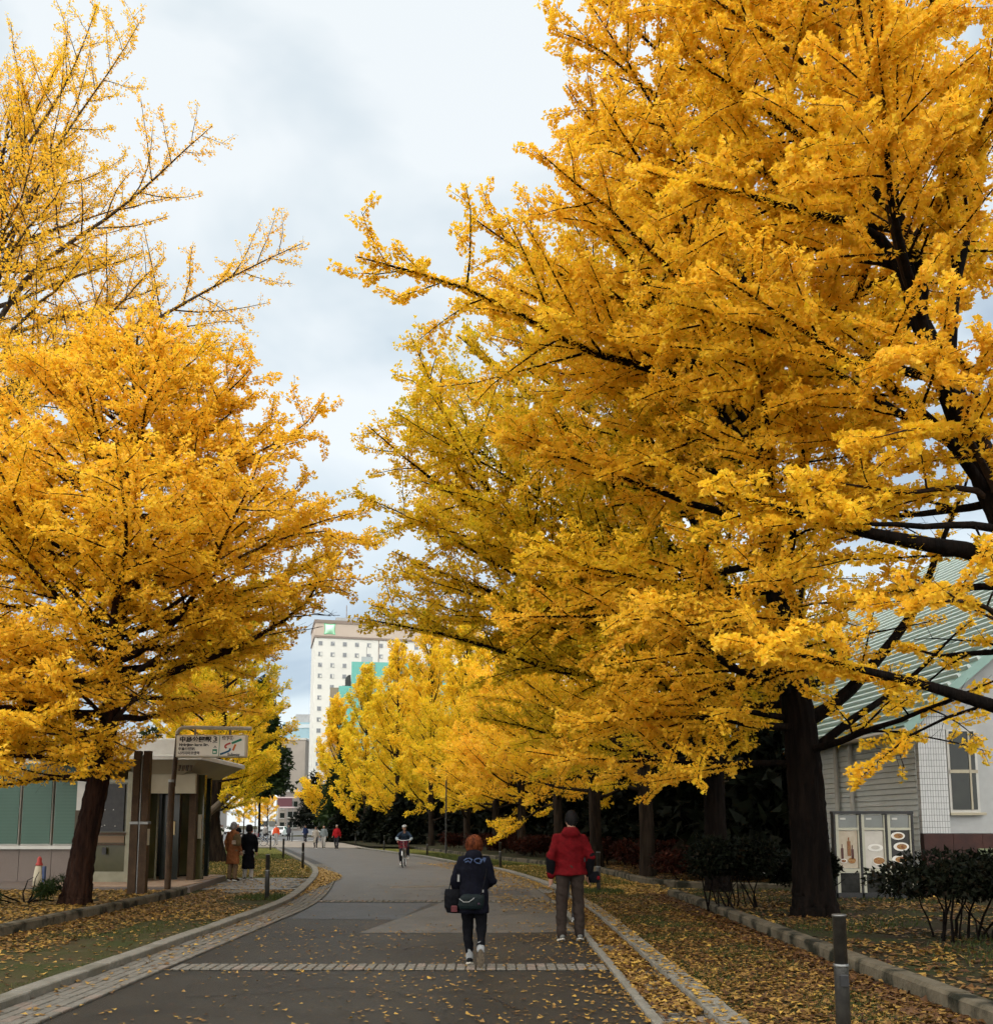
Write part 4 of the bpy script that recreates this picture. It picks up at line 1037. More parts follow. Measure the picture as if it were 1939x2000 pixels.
for i, (x, y) in enumerate(((5.6,26.6),(6.9,26.2),(4.9,30.2),(5.8,34.0),(4.2,37.0),(3.6,40.3),(2.3,46.2),(1.9,48.0),(0.6,52.5),(-.8,58.5),(-2.6,64))):
    shrub('low_shrub', 'low reddish brown shrub in the shade between the row trunks', x, y, .12, 2.2, 1.4, 1.0, 3600, 210+i, m='redshrub', tint=.35, stems=8, leg=.15, size=.12, group='reddish shrubs under the right row')
# young pine at the foot of the left trunk
rng = np.random.default_rng(9)
root = thing('pine_shrub', 'scraggly little pine with drooping black stems left of the leaning trunk', 'shrub', (-9.0,18.6,.12))
C = []
for i in range(7):
    b = grow(rng, np.array([0.,0,-.05]), np.array([rng.uniform(-1.2,.9), rng.uniform(-.6,.3), rng.uniform(.25,1)]), rng.uniform(.5,1.0), 5, -.2, .25)
    W_ = Wood(); W_.tube(b, np.linspace(.02,.006,6), 5); W_.build('stem', M['bark'], root)
    if i < 4: C.append(b[-1]); C.append(b[-2])
foliage('needles', rng, C, [(.18,.16,.12)]*len(C), 2600, .11, .3, .15, M['greenery'], root, 0, shell=.2, aspect=.12)
# ================================================================== STREET FURNITURE
WORK = bpy.data.scenes.new('work')        # scratch scene for evaluating text and remesh, removed at the end
def text_mesh(body, size, m, parent, name, loc, rot=(math.pi/2,0,0), ext=0.002, align='LEFT', shear=0.0, width=None, bold=0.0):
    cu = bpy.data.curves.new(name, 'FONT'); cu.body = body; cu.size = size; cu.extrude = ext; cu.align_x = align; cu.shear = shear; cu.offset = bold
    tmp = bpy.data.objects.new(name, cu); WORK.collection.objects.link(tmp)
    vl = WORK.view_layers[0]; vl.update(); dg = vl.depsgraph
    me = bpy.data.meshes.new_from_object(tmp.evaluated_get(dg))
    bpy.data.objects.remove(tmp); me.materials.clear(); me.materials.append(m)
    o = link(name, me, None, parent, loc); o.rotation_euler = rot
    if width and len(me.vertices):
        xs = [v.co.x for v in me.vertices]; w = max(xs)-min(xs)
        if w > 0: o.scale.x = width/w
    return o
INK = mat('sign_ink', (0.025,0.025,0.028), 0.6)
# hanging subway sign on its pole
sp = G(327,1737,.13); SY = sp.y
s0 = at(347,1436,SY); s1 = at(482,1480,SY)
sgn = thing('subway_sign', 'white subway station sign hung from a brown pole', 'sign', (sp.x, SY, 0.12))
def S(mb, n, m, parent=sgn): return mb.build(n, m, parent)
ox, oz = sp.x, .12
x0, x1, zt, zb = s0.x-ox, s1.x-ox, s0.z-oz, s1.z-oz
S(MB().tube([(0,0,-.1),(0,0,2.55)], .075, 14), 'pole', M['brownpole'])
S(MB().tube([(0,0,2.5),(0,0,2.56)], .082, 14), 'collar', M['steel'])
S(MB().tube([(.03,0,2.4),(.10,0,zt+.02)], .055, 14), 'upper_pole', M['brownpole'])
bar = [(.08,0,zt-.05),(.085,0,zt+.06),(.12,0,zt+.13),(.2,0,zt+.175),(.4,0,zt+.18),(x1+.09,0,zt+.155)]
S(MB().tube(bar, .045, 10), 'top_bar', M['white'])
for f in (.25,.75): S(MB().box(x0+(x1-x0)*f-.02,x0+(x1-x0)*f+.02,-.02,.02,zt,zt+.15), 'hanger', M['steel'])
me = bevel_mesh(MB().box(x0,x1,-.09,.09,zb,zt).mesh('sign_case'), .03, 3)
case = link('sign_case', me, mat('sign_case', (0.55,0.50,0.40), 0.5), sgn)
me = bevel_mesh(MB().box(x0+.035,x1-.035,-.012,.0,zb+.035,zt-.035).mesh('sign_face'), .004, 1)
face = link('sign_face', me, mat('sign_face', (0.86,0.84,0.78), 0.45, (0.80,0.78,0.71), 3, 3), case, (0,-.0905,0))
fw, fh = x1-x0, zt-zb
def TX(b, u, v, size, w=None, bold=.004, m=INK): 
    return text_mesh(b, size, m, case, 'lettering', (x0+fw*u, -.106, zb+fh*v), width=w and fw*w, bold=bold)
TX('中島公園駅', .05, .70, .135, .455, .006)
TX('3', .525, .70, .17, .055, .004)
TX('Nakajima koen Sta.', .05, .50, .085, .42)
TX('中島公園站', .035, .315, .085, .235, .002)
TX('나카지마코엔역', .035, .13, .085, .30, .002)
TX('地下鉄', .655, .77, .105, .17, .004)
TX('Subway', .74, .06, .10, .175, .002)
GREEN = mat('sign_green', (0.02,0.22,0.13), 0.5); BLUE = mat('sign_blue', (0.01,0.10,0.22), 0.5); REDP = mat('sign_red', (0.45,0.05,0.03), 0.5); ORG = mat('sign_orange', (0.55,0.14,0.02), 0.5)
def stroke(n, pts, w, m):
    P2 = [Vector((x0+fw*u, 0, zb+fh*v)) for u, v in pts]; mb = MB()
    A, B = [], []
    for i, p in enumerate(P2):
        t = (P2[min(i+1,len(P2)-1)]-P2[max(i-1,0)]).normalized(); q = Vector((-t.z,0,t.x))*w/2
        A.append(p+q); B.append(p-q)
    mb.loft([[(a.x,-.108,a.z),(b.x,-.108,b.z),(b.x,-.102,b.z),(a.x,-.102,a.z)] for a, b in zip(A, B)])
    return mb.build(n, m, case)
stroke('divider', [(.625,.94),(.615,.05)], .012, GREEN)
stroke('emblem_stroke', [(.635,.13),(.70,.20),(.755,.27),(.775,.33),(.77,.40)], .045, BLUE)
stroke('emblem_stroke', [(.78,.63),(.735,.58),(.705,.52),(.70,.46),(.725,.40)], .04, REDP)
stroke('emblem_stroke', [(.795,.615),(.935,.79)], .05, GREEN)
stroke('emblem_stroke', [(.85,.57),(.815,.30)], .045, ORG)
S(MB().box(x0+fw*.525,x0+fw*.59,-.108,-.102,zb+fh*.15,zb+fh*.36), 'exit_icon', GREEN, case)
S(MB().box(x0+fw*.537,x0+fw*.575,-.111,-.1085,zb+fh*.20,zb+fh*.27), 'icon_mark', bpy.data.materials['sign_face'], case)
S(MB().box(x0+fw*.535,x0+fw*.585,-.108,-.102,zb+fh*.42,zb+fh*.44).box(x0+fw*.55,x0+fw*.572,-.108,-.102,zb+fh*.46,zb+fh*.50), 'icon_mark', INK, case)
S(MB().box(x0+fw*.52,x0+fw*.59,-.108,-.102,zb+fh*.645,zb+fh*.665), 'underline', INK, case)

# twin brown posts
tp = G(268,1747,.13)
t = thing('twin_post', 'thick brown twin post standing in the leaf covered bed', 'post', tp)
for dx in (-.11, .10):
    p_ = MB().box(dx-.085,dx+.085,-.085,.085,-.1,1.55,.006).build('lower_post', M['brownpole'], t)
    MB().box(dx-.072,dx+.072,-.072,.072,1.56,3.1,.006).build('upper_post', M['brownpole'], t)
    MB().box(dx-.095,dx+.095,-.095,.095,1.5,1.56,.006).build('collar', M['steel'], p_)
MB().box(-.014,.006,-.06,.06,-.1,3.0).build('spacer', M['steel'], t)
MB().box(.14,.188,-.07,.07,1.05,1.4,.004).build('tag', M['offwhite'], t)

# bollards
def bollard(x, y, label, h=.98, group='steel bollards along the path edge', r_=.05):
    t = thing('bollard', label, 'bollard', (x,y,0), 0, group)
    MB().lathe(0,0,[(r_*1.0,-.1),(r_*1.0,h*.64),(r_*.98,h*.645)],16).build('sleeve', M['postdark'], t, True)
    MB().lathe(0,0,[(r_*1.02,h*.628),(r_*1.05,h*.632),(r_*1.05,h*.648),(r_*.9,h*.652)],16).build('ring', M['steel'], t, True)
    MB().lathe(0,0,[(r_*.93,h*.648),(r_*.93,h-.02),(r_*.97,h-.019),(r_*.97,h-.004),(r_*.85,h),(.001,h)],16).build('upper_tube', M['postdark'], t, True)
    MB().lathe(0,0,[(r_*1.0,h-.018),(r_*1.0,h-.006),(r_*.97,h-.003)],16).build('cap_rim', M['steel'], t, True)
    MB().box(-.03,.03,-r_*1.25,-r_*.9,h*.5,h*.58,.006).build('lock', M['black'], t)
    return t
bollard(2.42,6.9,'nearest bollard, cut by the bottom edge at the right')
for px, py, lab in ((521,1755,'dark bollard in the leaves beside the subway sign, nearest on the left'),(591,1697,'bollard on the rounded corner of the left lawn'),
                (553,1677,'bollard beyond the lawn corner on the left kerb'),(528,1660,'farthest slim bollard on the left kerb'),
                (1169,1743,'dark bollard just right of the man in the red jacket'),(977,1695,'bollard right of the woman with orange hair'),
                (834,1672,'bollard on the right lawn just right of the cyclist'),(750,1662,'bollard on the right lawn left of the cyclist'),
                (694,1652,'farthest bollard on the right lawn')):
    g = G(px, py, .03); bollard(g.x, g.y, lab)
for i, (x, y) in enumerate(((-28,97),(-25.5,97),(-23,97),(-20.5,97))):
    bollard(x, y, 'small far bollard in front of the crossing', .9, 'bollards in front of the crossing')

# slim lamp post behind the row
def slim_pole(x, y, h, label, r_=.05):
    t = thing('lamp_post', label, 'post', (x,y,.1)); MB().tube([(0,0,-.1),(0,0,h)], [r_,r_*.8], 8).build('pole', M['postdark'], t)
    MB().tube([(0,0,0),(0,0,.5)], r_*1.35, 8).build('base', M['postdark'], t)
    return t
slim_pole(-2.9,55.5,5.0,'slim grey pole beside a trunk right of the cyclist')

# tall pale sign pillar and red tipped white post
g = G(403,1679,.07)
t = thing('sign_pillar', 'tall pale blue white sign pillar left of the propped trunk', 'sign', g)
pb = MB(); pb.loft([[(-.17,-.12,.12),(.17,-.12,.12),(.17,.12,.12),(-.17,.12,.12)],[(-.10,-.12,2.55),(.27,-.12,2.5),(.27,.12,2.5),(-.10,.12,2.55)]])
pb.build('panel', mat('pale_panel', (0.34,0.38,0.41), 0.4, (0.31,0.35,0.38), 2, 4), t)
MB().box(.16,.20,-.1,.1,-.05,2.0).build('leg', M['steel'], t)
for i in range(9): MB().box(-.02,.10,-.127,-.1215,.6+i*.19,.70+i*.19).build('lettering', mat('pale_ink', (0.36,0.42,0.47), 0.6) if i == 0 else bpy.data.materials['pale_ink'], t)
g = at(76,1700,24.0)
t = thing('marker_post', 'small white post with a red cap by the granite panels', 'post', (g.x,24.0,.12))
MB().lathe(0,0,[(.13,0),(.12,.25),(.09,.45),(.07,.5)],14).build('body', M['offwhite'], t, True)
MB().lathe(0,0,[(.085,.5),(.085,.53),(.05,.6),(.06,.66),(.02,.72)],14).build('cap', mat('red_cap', (0.28,0.03,0.022), 0.6), t, True)
MB().box(.10,.16,-.05,.05,.1,.48).build('back_plate', mat('navy_plate', (0.03,0.05,0.12), 0.5), t)
# wooden prop of the leaning trunk
t = thing('tree_prop', 'weathered wooden prop holding up the leaning trunk', 'prop', (-12.6,41.6,.05))
MB().tube([(.1,0,2.0),(1.25,-.2,3.0)], [.16,.14], 9).build('beam', mat('grey_wood', (0.07,0.053,0.037), 0.9, (0.11,0.085,0.06), 4, 5, bump=.4), t)
MB().tube([(0,0,-.1),(.15,0,2.1)], [.15,.14], 9).build('post', bpy.data.materials['grey_wood'], t)

# ---- glazed poster case of the restaurant
vc = thing('poster_case', 'glazed poster case with three food posters before the grey wall', 'display case', (6.95,19.9,.12))
W3, H3 = 1.60, 1.72
MB().box(-.03,W3+.03,-.06,.12,H3,H3+.06,.008).build('top_rail', M['black'], vc)
MB().box(-.03,W3+.03,-.06,.12,-.05,.12).build('base_rail', M['black'], vc)
CREAM = mat('cream_frame', (0.36,0.35,0.27), 0.5); BG1 = mat('poster_cream', (0.42,0.36,0.28), 0.5, (0.33,0.28,0.20), 4, 4); BG2 = mat('poster_grey', (0.48,0.45,0.40), 0.5, (0.40,0.37,0.32), 3, 4)
BG3 = mat('poster_black', (0.02,0.018,0.016), 0.4); PLATE = mat('plate_white', (0.62,0.60,0.55), 0.4); FOOD = mat('food', (0.22,0.07,0.02), 0.6, (0.30,0.19,0.06), 30, 4); FOODR = mat('food_red', (0.16,0.018,0.01), 0.6, (0.22,0.15,0.05), 40, 4)
BOT = mat('bottle_dark', (0.06,0.015,0.01), 0.4); GLS = mat('case_glass_grey', (0.13,0.14,0.13), 0.15, (0.16,0.17,0.16), 2, 3); LOWG = mat('case_low_glass', (0.012,0.013,0.012), 0.12, (0.028,0.028,0.026), 6, 4)
def disc(cx, cz, rx, rz_, y, m, parent, n='plate'):
    return MB().loft([[(cx+rx*math.cos(a), yy, cz+rz_*math.sin(a)) for a in (2*math.pi*k/18 for k in range(18))] for yy in (y, y+.004)]).build(n, m, parent)
pw = W3/3
for i, bg in enumerate((BG1, BG2, BG3)):
    xa, xb = i*pw, (i+1)*pw
    MB().box(xa-.02,xa+.02,-.06,.12,.0,H3).build('post', M['black'], vc)
    MB().box(xa+.025,xa+.085,-.04,.02,.1,H3-.02).build('frame_stile', CREAM, vc)
    MB().box(xb-.055,xb-.025,-.04,.02,.1,H3-.02).build('frame_stile', CREAM, vc)
    MB().box(xa+.087,xb-.057,-.02,.0,1.44,H3-.02).build('upper_pane', GLS, vc)
    MB().box(xa+.087,xb-.057,-.04,.02,1.39,1.436).build('frame_rail', CREAM, vc)
    MB().box(xa+.087,xb-.057,-.04,.02,.52,.60).build('frame_rail', CREAM, vc)
    MB().box(xa+.087,xb-.057,-.02,.0,.12,.515).build('lower_pane', LOWG, vc)
    po = MB().box(xa+.09,xb-.06,-.012,.0,.61,1.38).build('poster', bg, vc)
    MB().box(xa+.13,xa+.24,-.03,-.021,1.6,1.64).build('lamp', M['white'], vc)
    y = -.022
    if i == 0:
        for cx, cz, w_, h_ in ((.15,.80,.05,.22),(.29,.86,.07,.30),(.36,.80,.05,.20)): MB().box(cx-w_/2,cx+w_/2,y,y+.005,cz,cz+h_).box(cx-w_/6,cx+w_/6,y,y+.005,cz+h_,cz+h_+.08).build('bottle', BOT if w_ < .06 else FOODR, po)
        disc(.17,.76,.07,.045,y,PLATE,po); disc(.17,.76,.05,.03,y-.006,FOODR,po,'dish'); disc(.34,.77,.08,.06,y,FOOD,po,'dish')
    elif i == 1:
        disc(pw+.30,1.03,.16,.075,y,PLATE,po); disc(pw+.30,1.035,.09,.04,y-.006,BG2,po,'dish'); disc(pw+.36,.76,.13,.09,y,PLATE,po); disc(pw+.36,.765,.115,.07,y-.006,FOOD,po,'dish')
    else:
        for cx, cz, k_ in ((2*pw+.24,1.27,.145),(2*pw+.30,1.05,.16),(2*pw+.26,.79,.165)):
            disc(cx,cz,k_,k_*.55,y,PLATE,po); disc(cx+.01,cz,k_*.66,k_*.36,y-.006,FOOD,po,'dish'); disc(cx+.035,cz+.01,k_*.3,k_*.26,y-.012,FOODR,po,'dish')
MB().box(W3-.02,W3+.02,-.06,.12,.0,H3).build('post', M['black'], vc)
# ================================================================== PEOPLE
def remeshed(name, mb, vox, m, parent, smooth=2, wr=0.0, seed=0, strand=False):
    """one continuous skin around overlapping solids"""
    me = mb.mesh('tmp'); tmp = bpy.data.objects.new('tmp', me); WORK.collection.objects.link(tmp)
    md = tmp.modifiers.new('r', 'REMESH'); md.mode = 'VOXEL'; md.voxel_size = vox; md.use_smooth_shade = True
    vl = WORK.view_layers[0]; vl.update(); dg = vl.depsgraph
    out = bpy.data.meshes.new_from_object(tmp.evaluated_get(dg)); out.name = name
    bpy.data.objects.remove(tmp)
    bm = bmesh.new(); bm.from_mesh(out)
    for _ in range(smooth): bmesh.ops.smooth_vert(bm, verts=bm.verts, factor=.5, use_axis_x=True, use_axis_y=True, use_axis_z=True)
    if wr > 0:
        bm.normal_update()
        for v in bm.verts:
            c = v.co
            if strand: v.co = c + v.normal*wr*(mnoise.noise(Vector((c.x*55, c.y*55, c.z*7))) + .7*mnoise.noise(Vector((c.x*16, c.y*16, c.z*9))))
            else: v.co = c + v.normal*wr*(mnoise.noise(Vector((c.x*6+seed, c.y*6, c.z*11+c.x*5))) + .55*mnoise.noise(Vector((c.x*13+seed, c.y*13, c.z*24+c.x*16))))
    bm.to_mesh(out); bm.free()
    out.polygons.foreach_set('use_smooth', [True]*len(out.polygons)); out.materials.clear()
    return link(name, out, m, parent)
def oval(c, rx, ry, k=14): return [(c[0]+rx*math.cos(a), c[1]+ry*math.sin(a), c[2]) for a in (2*math.pi*i/k for i in range(k))]
def limb(mb, pts, rad, k=12):
    """rounded tapering limb"""
    mb.tube(pts, rad, k)
    for p, r_ in zip(pts, rad): mb.ell(p, (r_,r_,r_), 10, 7)
    return mb
def hand(mb, w, d, fwd, side, s=1.0, curl=.5):
    """palm and five fingers from the wrist; d points down the hand, fwd to the thumb side"""
    w, d, f = Vector(w), Vector(d).normalized(), Vector(fwd).normalized()
    n = d.cross(f).normalized()*side
    limb(mb, [w, w+d*.045*s, w+d*.085*s], [.026*s,.034*s,.034*s], 8)
    for i, (o, l) in enumerate(((.028,.072),(.010,.082),(-.009,.076),(-.027,.060))):
        b = w + d*.088*s + f*o*s
        q = b + (d*math.cos(curl*.5)+n*math.sin(curl*.5))*l*.5*s
        limb(mb, [b, q, q+(d*math.cos(curl*1.4)+n*math.sin(curl*1.4))*l*.5*s], [.0095*s,.0088*s,.0075*s], 7)
    b = w + d*.035*s + f*.028*s
    limb(mb, [b, b+(d*.6+f*.75).normalized()*.04*s, b+(d*.6+f*.75).normalized()*.04*s+(d*.95+f*.2).normalized()*.032*s], [.013*s,.011*s,.009*s], 7)
SKIN = mat('skin', (0.28,0.15,0.095), 0.55, (0.25,0.13,0.08), 8, 3)
def cm(name, c, c2=None, rough=.85): return bpy.data.materials.get(name) or mat(name, c, rough, c2 or tuple(k*.72 for k in c), 14, 4, bump=.25, bscale=60, spec=.08)
def person(label, loc, rz, h, top, bottom, shoe, hair, pose=None, vox=.012, coat=.0, hood=False, hairlen=.5, sleeve2=None, sole=None, sock=None, group=None, girth=1.0, hat=None, hands=True, hem=None, skirt=0.0, bentk=None):
    """local axes: x right, y forward, z up; one body mesh, clothes and hair as children"""
    s = h/1.72
    J = dict(hipL=(-.09,0,.90), hipR=(.09,0,.90), kneeL=(-.095,.03,.49), kneeR=(.095,.03,.49), ankL=(-.10,-.02,.09), ankR=(.10,-.02,.09),
             toeL=(-.115,.14,.035), toeR=(.115,.14,.035), shL=(-.185,-.01,1.40), shR=(.185,-.01,1.40), elL=(-.235,-.03,1.12), elR=(.235,-.03,1.12),
             wrL=(-.245,.06,.88), wrR=(.245,.06,.88), neck=(0,-.005,1.45), head=(0,.025,1.60), chest=(0,-.01,1.25), pel=(0,0,.95), waist=(0,0,1.08))
    if pose: J.update(pose)
    J = {k: Vector(v)*s for k, v in J.items()}
    root = thing('person', label, 'person', loc, rz, group)
    # body
    b = MB()
    hd = J['head']
    b.ell(hd, (.076*s,.094*s,.112*s), 16, 11); b.ell(hd+Vector((0,.03,-.055))*s, (.058*s,.062*s,.06*s), 12, 8)
    b.ell(hd+Vector((0,.098,-.02))*s, (.014*s,.02*s,.026*s), 8, 6)
    for sx_ in (-1,1):
        b.ell(hd+Vector((sx_*.077,0,-.012))*s, (.015*s,.023*s,.034*s), 8, 6)
        b.ell(hd+Vector((sx_*.032,.083,.012))*s, (.014*s,.010*s,.009*s), 8, 6)
    b.ell(hd+Vector((0,.088,-.062))*s, (.024*s,.012*s,.008*s), 8, 6)
    limb(b, [J['neck']-Vector((0,0,.06))*s, hd-Vector((0,.02,.05))*s], [.058*s,.052*s])
    b.loft([oval(J['pel'],.135*s*girth,.095*s), oval(J['waist'],.12*s*girth,.085*s), oval(J['chest'],.15*s,.095*s), oval(J['chest']+Vector((0,0,.10))*s,.125*s,.075*s), oval(J['neck'],.07*s,.06*s)])
    for S_ in 'LR':
        limb(b, [J['sh'+S_]*.85+J['chest']*.15-Vector((0,0,.03))*s, J['el'+S_], J['wr'+S_]], [.042*s,.036*s,.027*s])
        limb(b, [J['hip'+S_], J['knee'+S_], J['ank'+S_]], [.07*s,.048*s,.036*s])
        limb(b, [J['ank'+S_]-Vector((0,.02,.03))*s, J['toe'+S_]], [.036*s,.03*s])
        if hands:
            d = (J['wr'+S_]-J['el'+S_]).normalized()*.75 + Vector((0,.02,-.3))
            hand(b, J['wr'+S_], d, (0,1,.1) if abs(d.normalized().y) < .8 else (0,0,1), -1 if S_ == 'L' else 1, s)
    body = remeshed('body', b, min(vox, .0125) if vox < .015 else vox, SKIN, root, 1)
    # trousers
    t = MB()
    t.loft([oval(J['pel']-Vector((0,0,.09))*s,.165*s*girth,.12*s), oval(J['pel'],.165*s*girth,.125*s), oval(J['pel']+Vector((0,0,.08))*s,.15*s*girth,.115*s)])
    for S_ in 'LR':
        r_ = bottom[1]
        limb(t, [J['hip'+S_], J['knee'+S_], J['ank'+S_]+(J['knee'+S_]-J['ank'+S_])*bottom[2]], [.098*s,r_[0]*s,r_[1]*s])
    if bottom[0] is not None: remeshed('trousers', t, vox, bottom[0], root, 2, .012*s, 3)
    # jacket or coat
    c = MB(); hz = (J['pel'].z if hem is None else hem*s)
    rg_ = [oval((J['pel'].x, J['pel'].y, hz),(.175+skirt)*s*girth,(.135+skirt)*s), oval((J['pel']*.5+J['waist']*.5)*1 if hz > J['pel'].z-.05 else J['pel'],.175*s*girth,.135*s),
           oval(J['waist'],.168*s*girth,.13*s), oval(J['chest'],.19*s*girth,.135*s), oval(J['chest']+Vector((0,0,.10))*s,.19*s,.12*s), oval(J['chest']+Vector((0,0,.155))*s,.165*s,.105*s), oval(J['neck']-Vector((0,0,.01))*s,.085*s,.08*s), oval(J['neck']+Vector((0,0,.035))*s,.066*s,.066*s)]
    if hz < J['waist'].z: rg_ = sorted(rg_, key=lambda r0: r0[0][2])
    c.loft(rg_)
    for S_ in 'LR':
        limb(c, [J['sh'+S_]-Vector((.035 if S_ == 'R' else -.035,0,.035))*s, J['el'+S_], J['wr'+S_]+(J['el'+S_]-J['wr'+S_])*.04], [.074*s,.064*s,.05*s])
    if hood:
        c.ell(J['neck']+Vector((0,-.095,-.02))*s, (.125*s,.065*s,.075*s), 14, 9); c.ell(J['neck']+Vector((0,-.06,.02))*s, (.11*s,.07*s,.05*s), 14, 9)
    jk = remeshed('jacket', c, vox, top, root, 2, .015*s, 7)
    if sleeve2 is not None:
        for S_, a in (('L',.62),('R',.55)):
            e_, w_ = J['el'+S_], J['wr'+S_]
            q = e_ + (w_-e_)*(a-.5 if S_ == 'L' else -.05)
            remeshed('sleeve', limb(MB(), [q, q*.5+w_*.5, w_+(e_-w_)*.03], [.068*s,.063*s,.053*s]), vox, sleeve2, jk, 1)
    # shoes
    for S_ in 'LR':
        a, t_ = J['ank'+S_], J['toe'+S_]
        d = (t_-a); d.normalize()
        heel = a + Vector((0,0,-.045))*s - d*.04*s
        upn = d.cross(Vector((1,0,0))).normalized()
        if upn.z < 0 and abs(d.z) < .75: upn = -upn
        if abs(d.z) >= .75: upn = Vector((0, 1 if d.z < 0 else -1, 0))*1.0
        u = MB(); limb(u, [a+Vector((0,0,-.02))*s, a*.55+t_*.45, t_], [.048*s,.043*s,.036*s]); u.ell(heel+upn*.01, (.042*s,.05*s,.04*s), 10, 7)
        sh = remeshed('shoe', u, max(vox*.8,.007), shoe, root, 2)
        sl_ = MB(); L_ = (t_-heel).length + .045*s
        w0 = Vector((1,0,0))
        base = heel - upn*(.052 if abs(d.z) >= .75 else .035)*s - d*.035*s
        ring = []
        for k in range(18):
            an = 2*math.pi*k/18; yv = .5-.5*math.cos(an); xv = math.sin(an)*(.043+.008*math.sin(yv*3.1))*s
            ring.append(base + d*(yv*(L_+.02*s)) + w0*xv)
        sl_.loft([[tuple(p) for p in ring],[tuple(p+upn*.026*s) for p in ring]]).build('sole', (bpy.data.materials.get('rubber_tread') or mat('rubber_tread', (0.11,0.085,0.055), .8, (0.05,0.038,0.026), 40, 3)) if abs(d.z) >= .75 else (sole or PLATE), sh)
        if sock is not None:
            remeshed('sock', limb(MB(), [a+Vector((0,0,.0)), a+(J['knee'+S_]-a)*.20, a+(J['knee'+S_]-a)*.30], [.050*s,.048*s,.05*s]), max(vox*.8,.007), sock, root, 1, .004)
    # hair: a cap over the skull, longer at the back
    hm = MB(); rings = []
    for i in range(9):
        ph = math.pi*i/8*.5*(1+hairlen*.35); 
    ha = MB(); ha.ell(hd+Vector((0,-.014,.020))*s, ((.089 if hairlen > .35 else .082)*s,.098*s,.108*s), 18, 12)
    if hairlen > .7: ha.ell(hd+Vector((0,-.02,-.02))*s, (.116*s,.112*s,.085*s), 18, 12); ha.ell(hd+Vector((0,-.02,.035))*s, (.108*s,.112*s,.10*s), 18, 12); ha.loft([oval(hd+Vector((0,-.035,-.105))*s,.088*s,.072*s), oval(hd+Vector((0,-.03,-.05))*s,.118*s,.10*s)])
    elif hairlen > .35: ha.loft([oval(hd+Vector((0,-.035,-.06-hairlen*.10))*s,.075*s,.06*s), oval(hd+Vector((0,-.03,-.03))*s,.098*s,.085*s), oval(hd+Vector((0,-.02,.05))*s,.095*s,.095*s)])
    else: ha.ell(hd+Vector((0,-.038,-.028))*s, (.069*s,.064*s,.066*s), 14, 9)
    ho = remeshed('hair', ha, min(vox,.010) if vox < .015 else vox, hair, root, 1, .011*s, 11, True)
    bm = bmesh.new(); bm.from_mesh(ho.data)          # open the face side
    dl = [f for f in bm.faces if f.calc_center_median().y > hd.y+.045*s and f.calc_center_median().z < hd.z+.055*s]
    bmesh.ops.delete(bm, geom=dl, context='FACES'); bm.to_mesh(ho.data); bm.free()
    if vox < .014:                                  # strands over the cap
        rgh = np.random.default_rng(int(h*100)); nS = 2200 if hairlen > .35 else 1500; Vs = []; Qs = []
        c0 = np.array(hd) + np.array([0,-.016,.02])*s; lo = (-.115 if hairlen > .7 else -.05)*s
        er = np.array([.112,.114,.108] if hairlen > .7 else [.086,.101,.111])*s
        for i in range(nS):
            a0 = rgh.uniform(0, 6.283)
            if math.sin(a0) > .55 and rgh.random() < .9: continue
            t0 = rgh.uniform(0, .5); zend = lo*rgh.uniform(.75,1.08) if math.sin(a0) < .3 else .03*s
            tend = math.acos(max(-.98, min(1, (zend)/er[2]/1.02)))
            row = []
            for q_ in range(6):
                th_ = t0+(max(tend,t0+.15)-t0)*q_/5; rr_ = 1.0+rgh.normal(.03,.022)
                dr = np.array([math.sin(th_)*math.cos(a0+.1*q_*math.sin(i)*.2), math.sin(th_)*math.sin(a0), math.cos(th_)])
                if th_ > 1.57: dr[:2] *= 1.12/max(.6, math.sin(th_)**.6)*.92
                p_ = c0 + dr*er*rr_; sd_ = np.array([-math.sin(a0), math.cos(a0), 0])*.0022*s*(1-q_/7)
                row += [p_-sd_, p_+sd_]
            b_ = len(Vs); Vs += row; Qs += [(b_+2*q_, b_+2*q_+1, b_+2*q_+3, b_+2*q_+2) for q_ in range(5)]
        hs = np_mesh('hair_strands', np.array(Vs), np.array(Qs), True); hs.materials.append(hair)
        bc = hair.node_tree.nodes['Principled BSDF'].inputs['Base Color'].default_value[:3]
        hs.materials.append(mat('hair_dark', tuple(k_*.22 for k_ in bc), .7, spec=.04)); hs.materials.append(mat('hair_light', tuple(min(1,k_*1.5) for k_ in bc), .7, spec=.04))
        hs.polygons.foreach_set('material_index', np.repeat(rgh.choice(3, len(Qs)//5, p=[.4,.38,.22]), 5).astype(np.int32))
        link('hair_strands', hs, None, ho)
    if hat is not None:
        hh = MB(); hh.ell(hd+Vector((0,-.005,.055))*s, (.100*s,.115*s,.078*s), 16, 9); hh.ell(hd+Vector((0,.09,.04))*s, (.075*s,.07*s,.012*s), 12, 6)
        remeshed('hat', hh, max(.8*vox,.008), hat, root, 1)
    return root, J, s

BLK = cm('black_cloth', (0.0026,0.0028,0.004)); NAVY = cm('navy_cloth', (0.0026,0.003,0.007), (0.0018,0.002,0.0042))
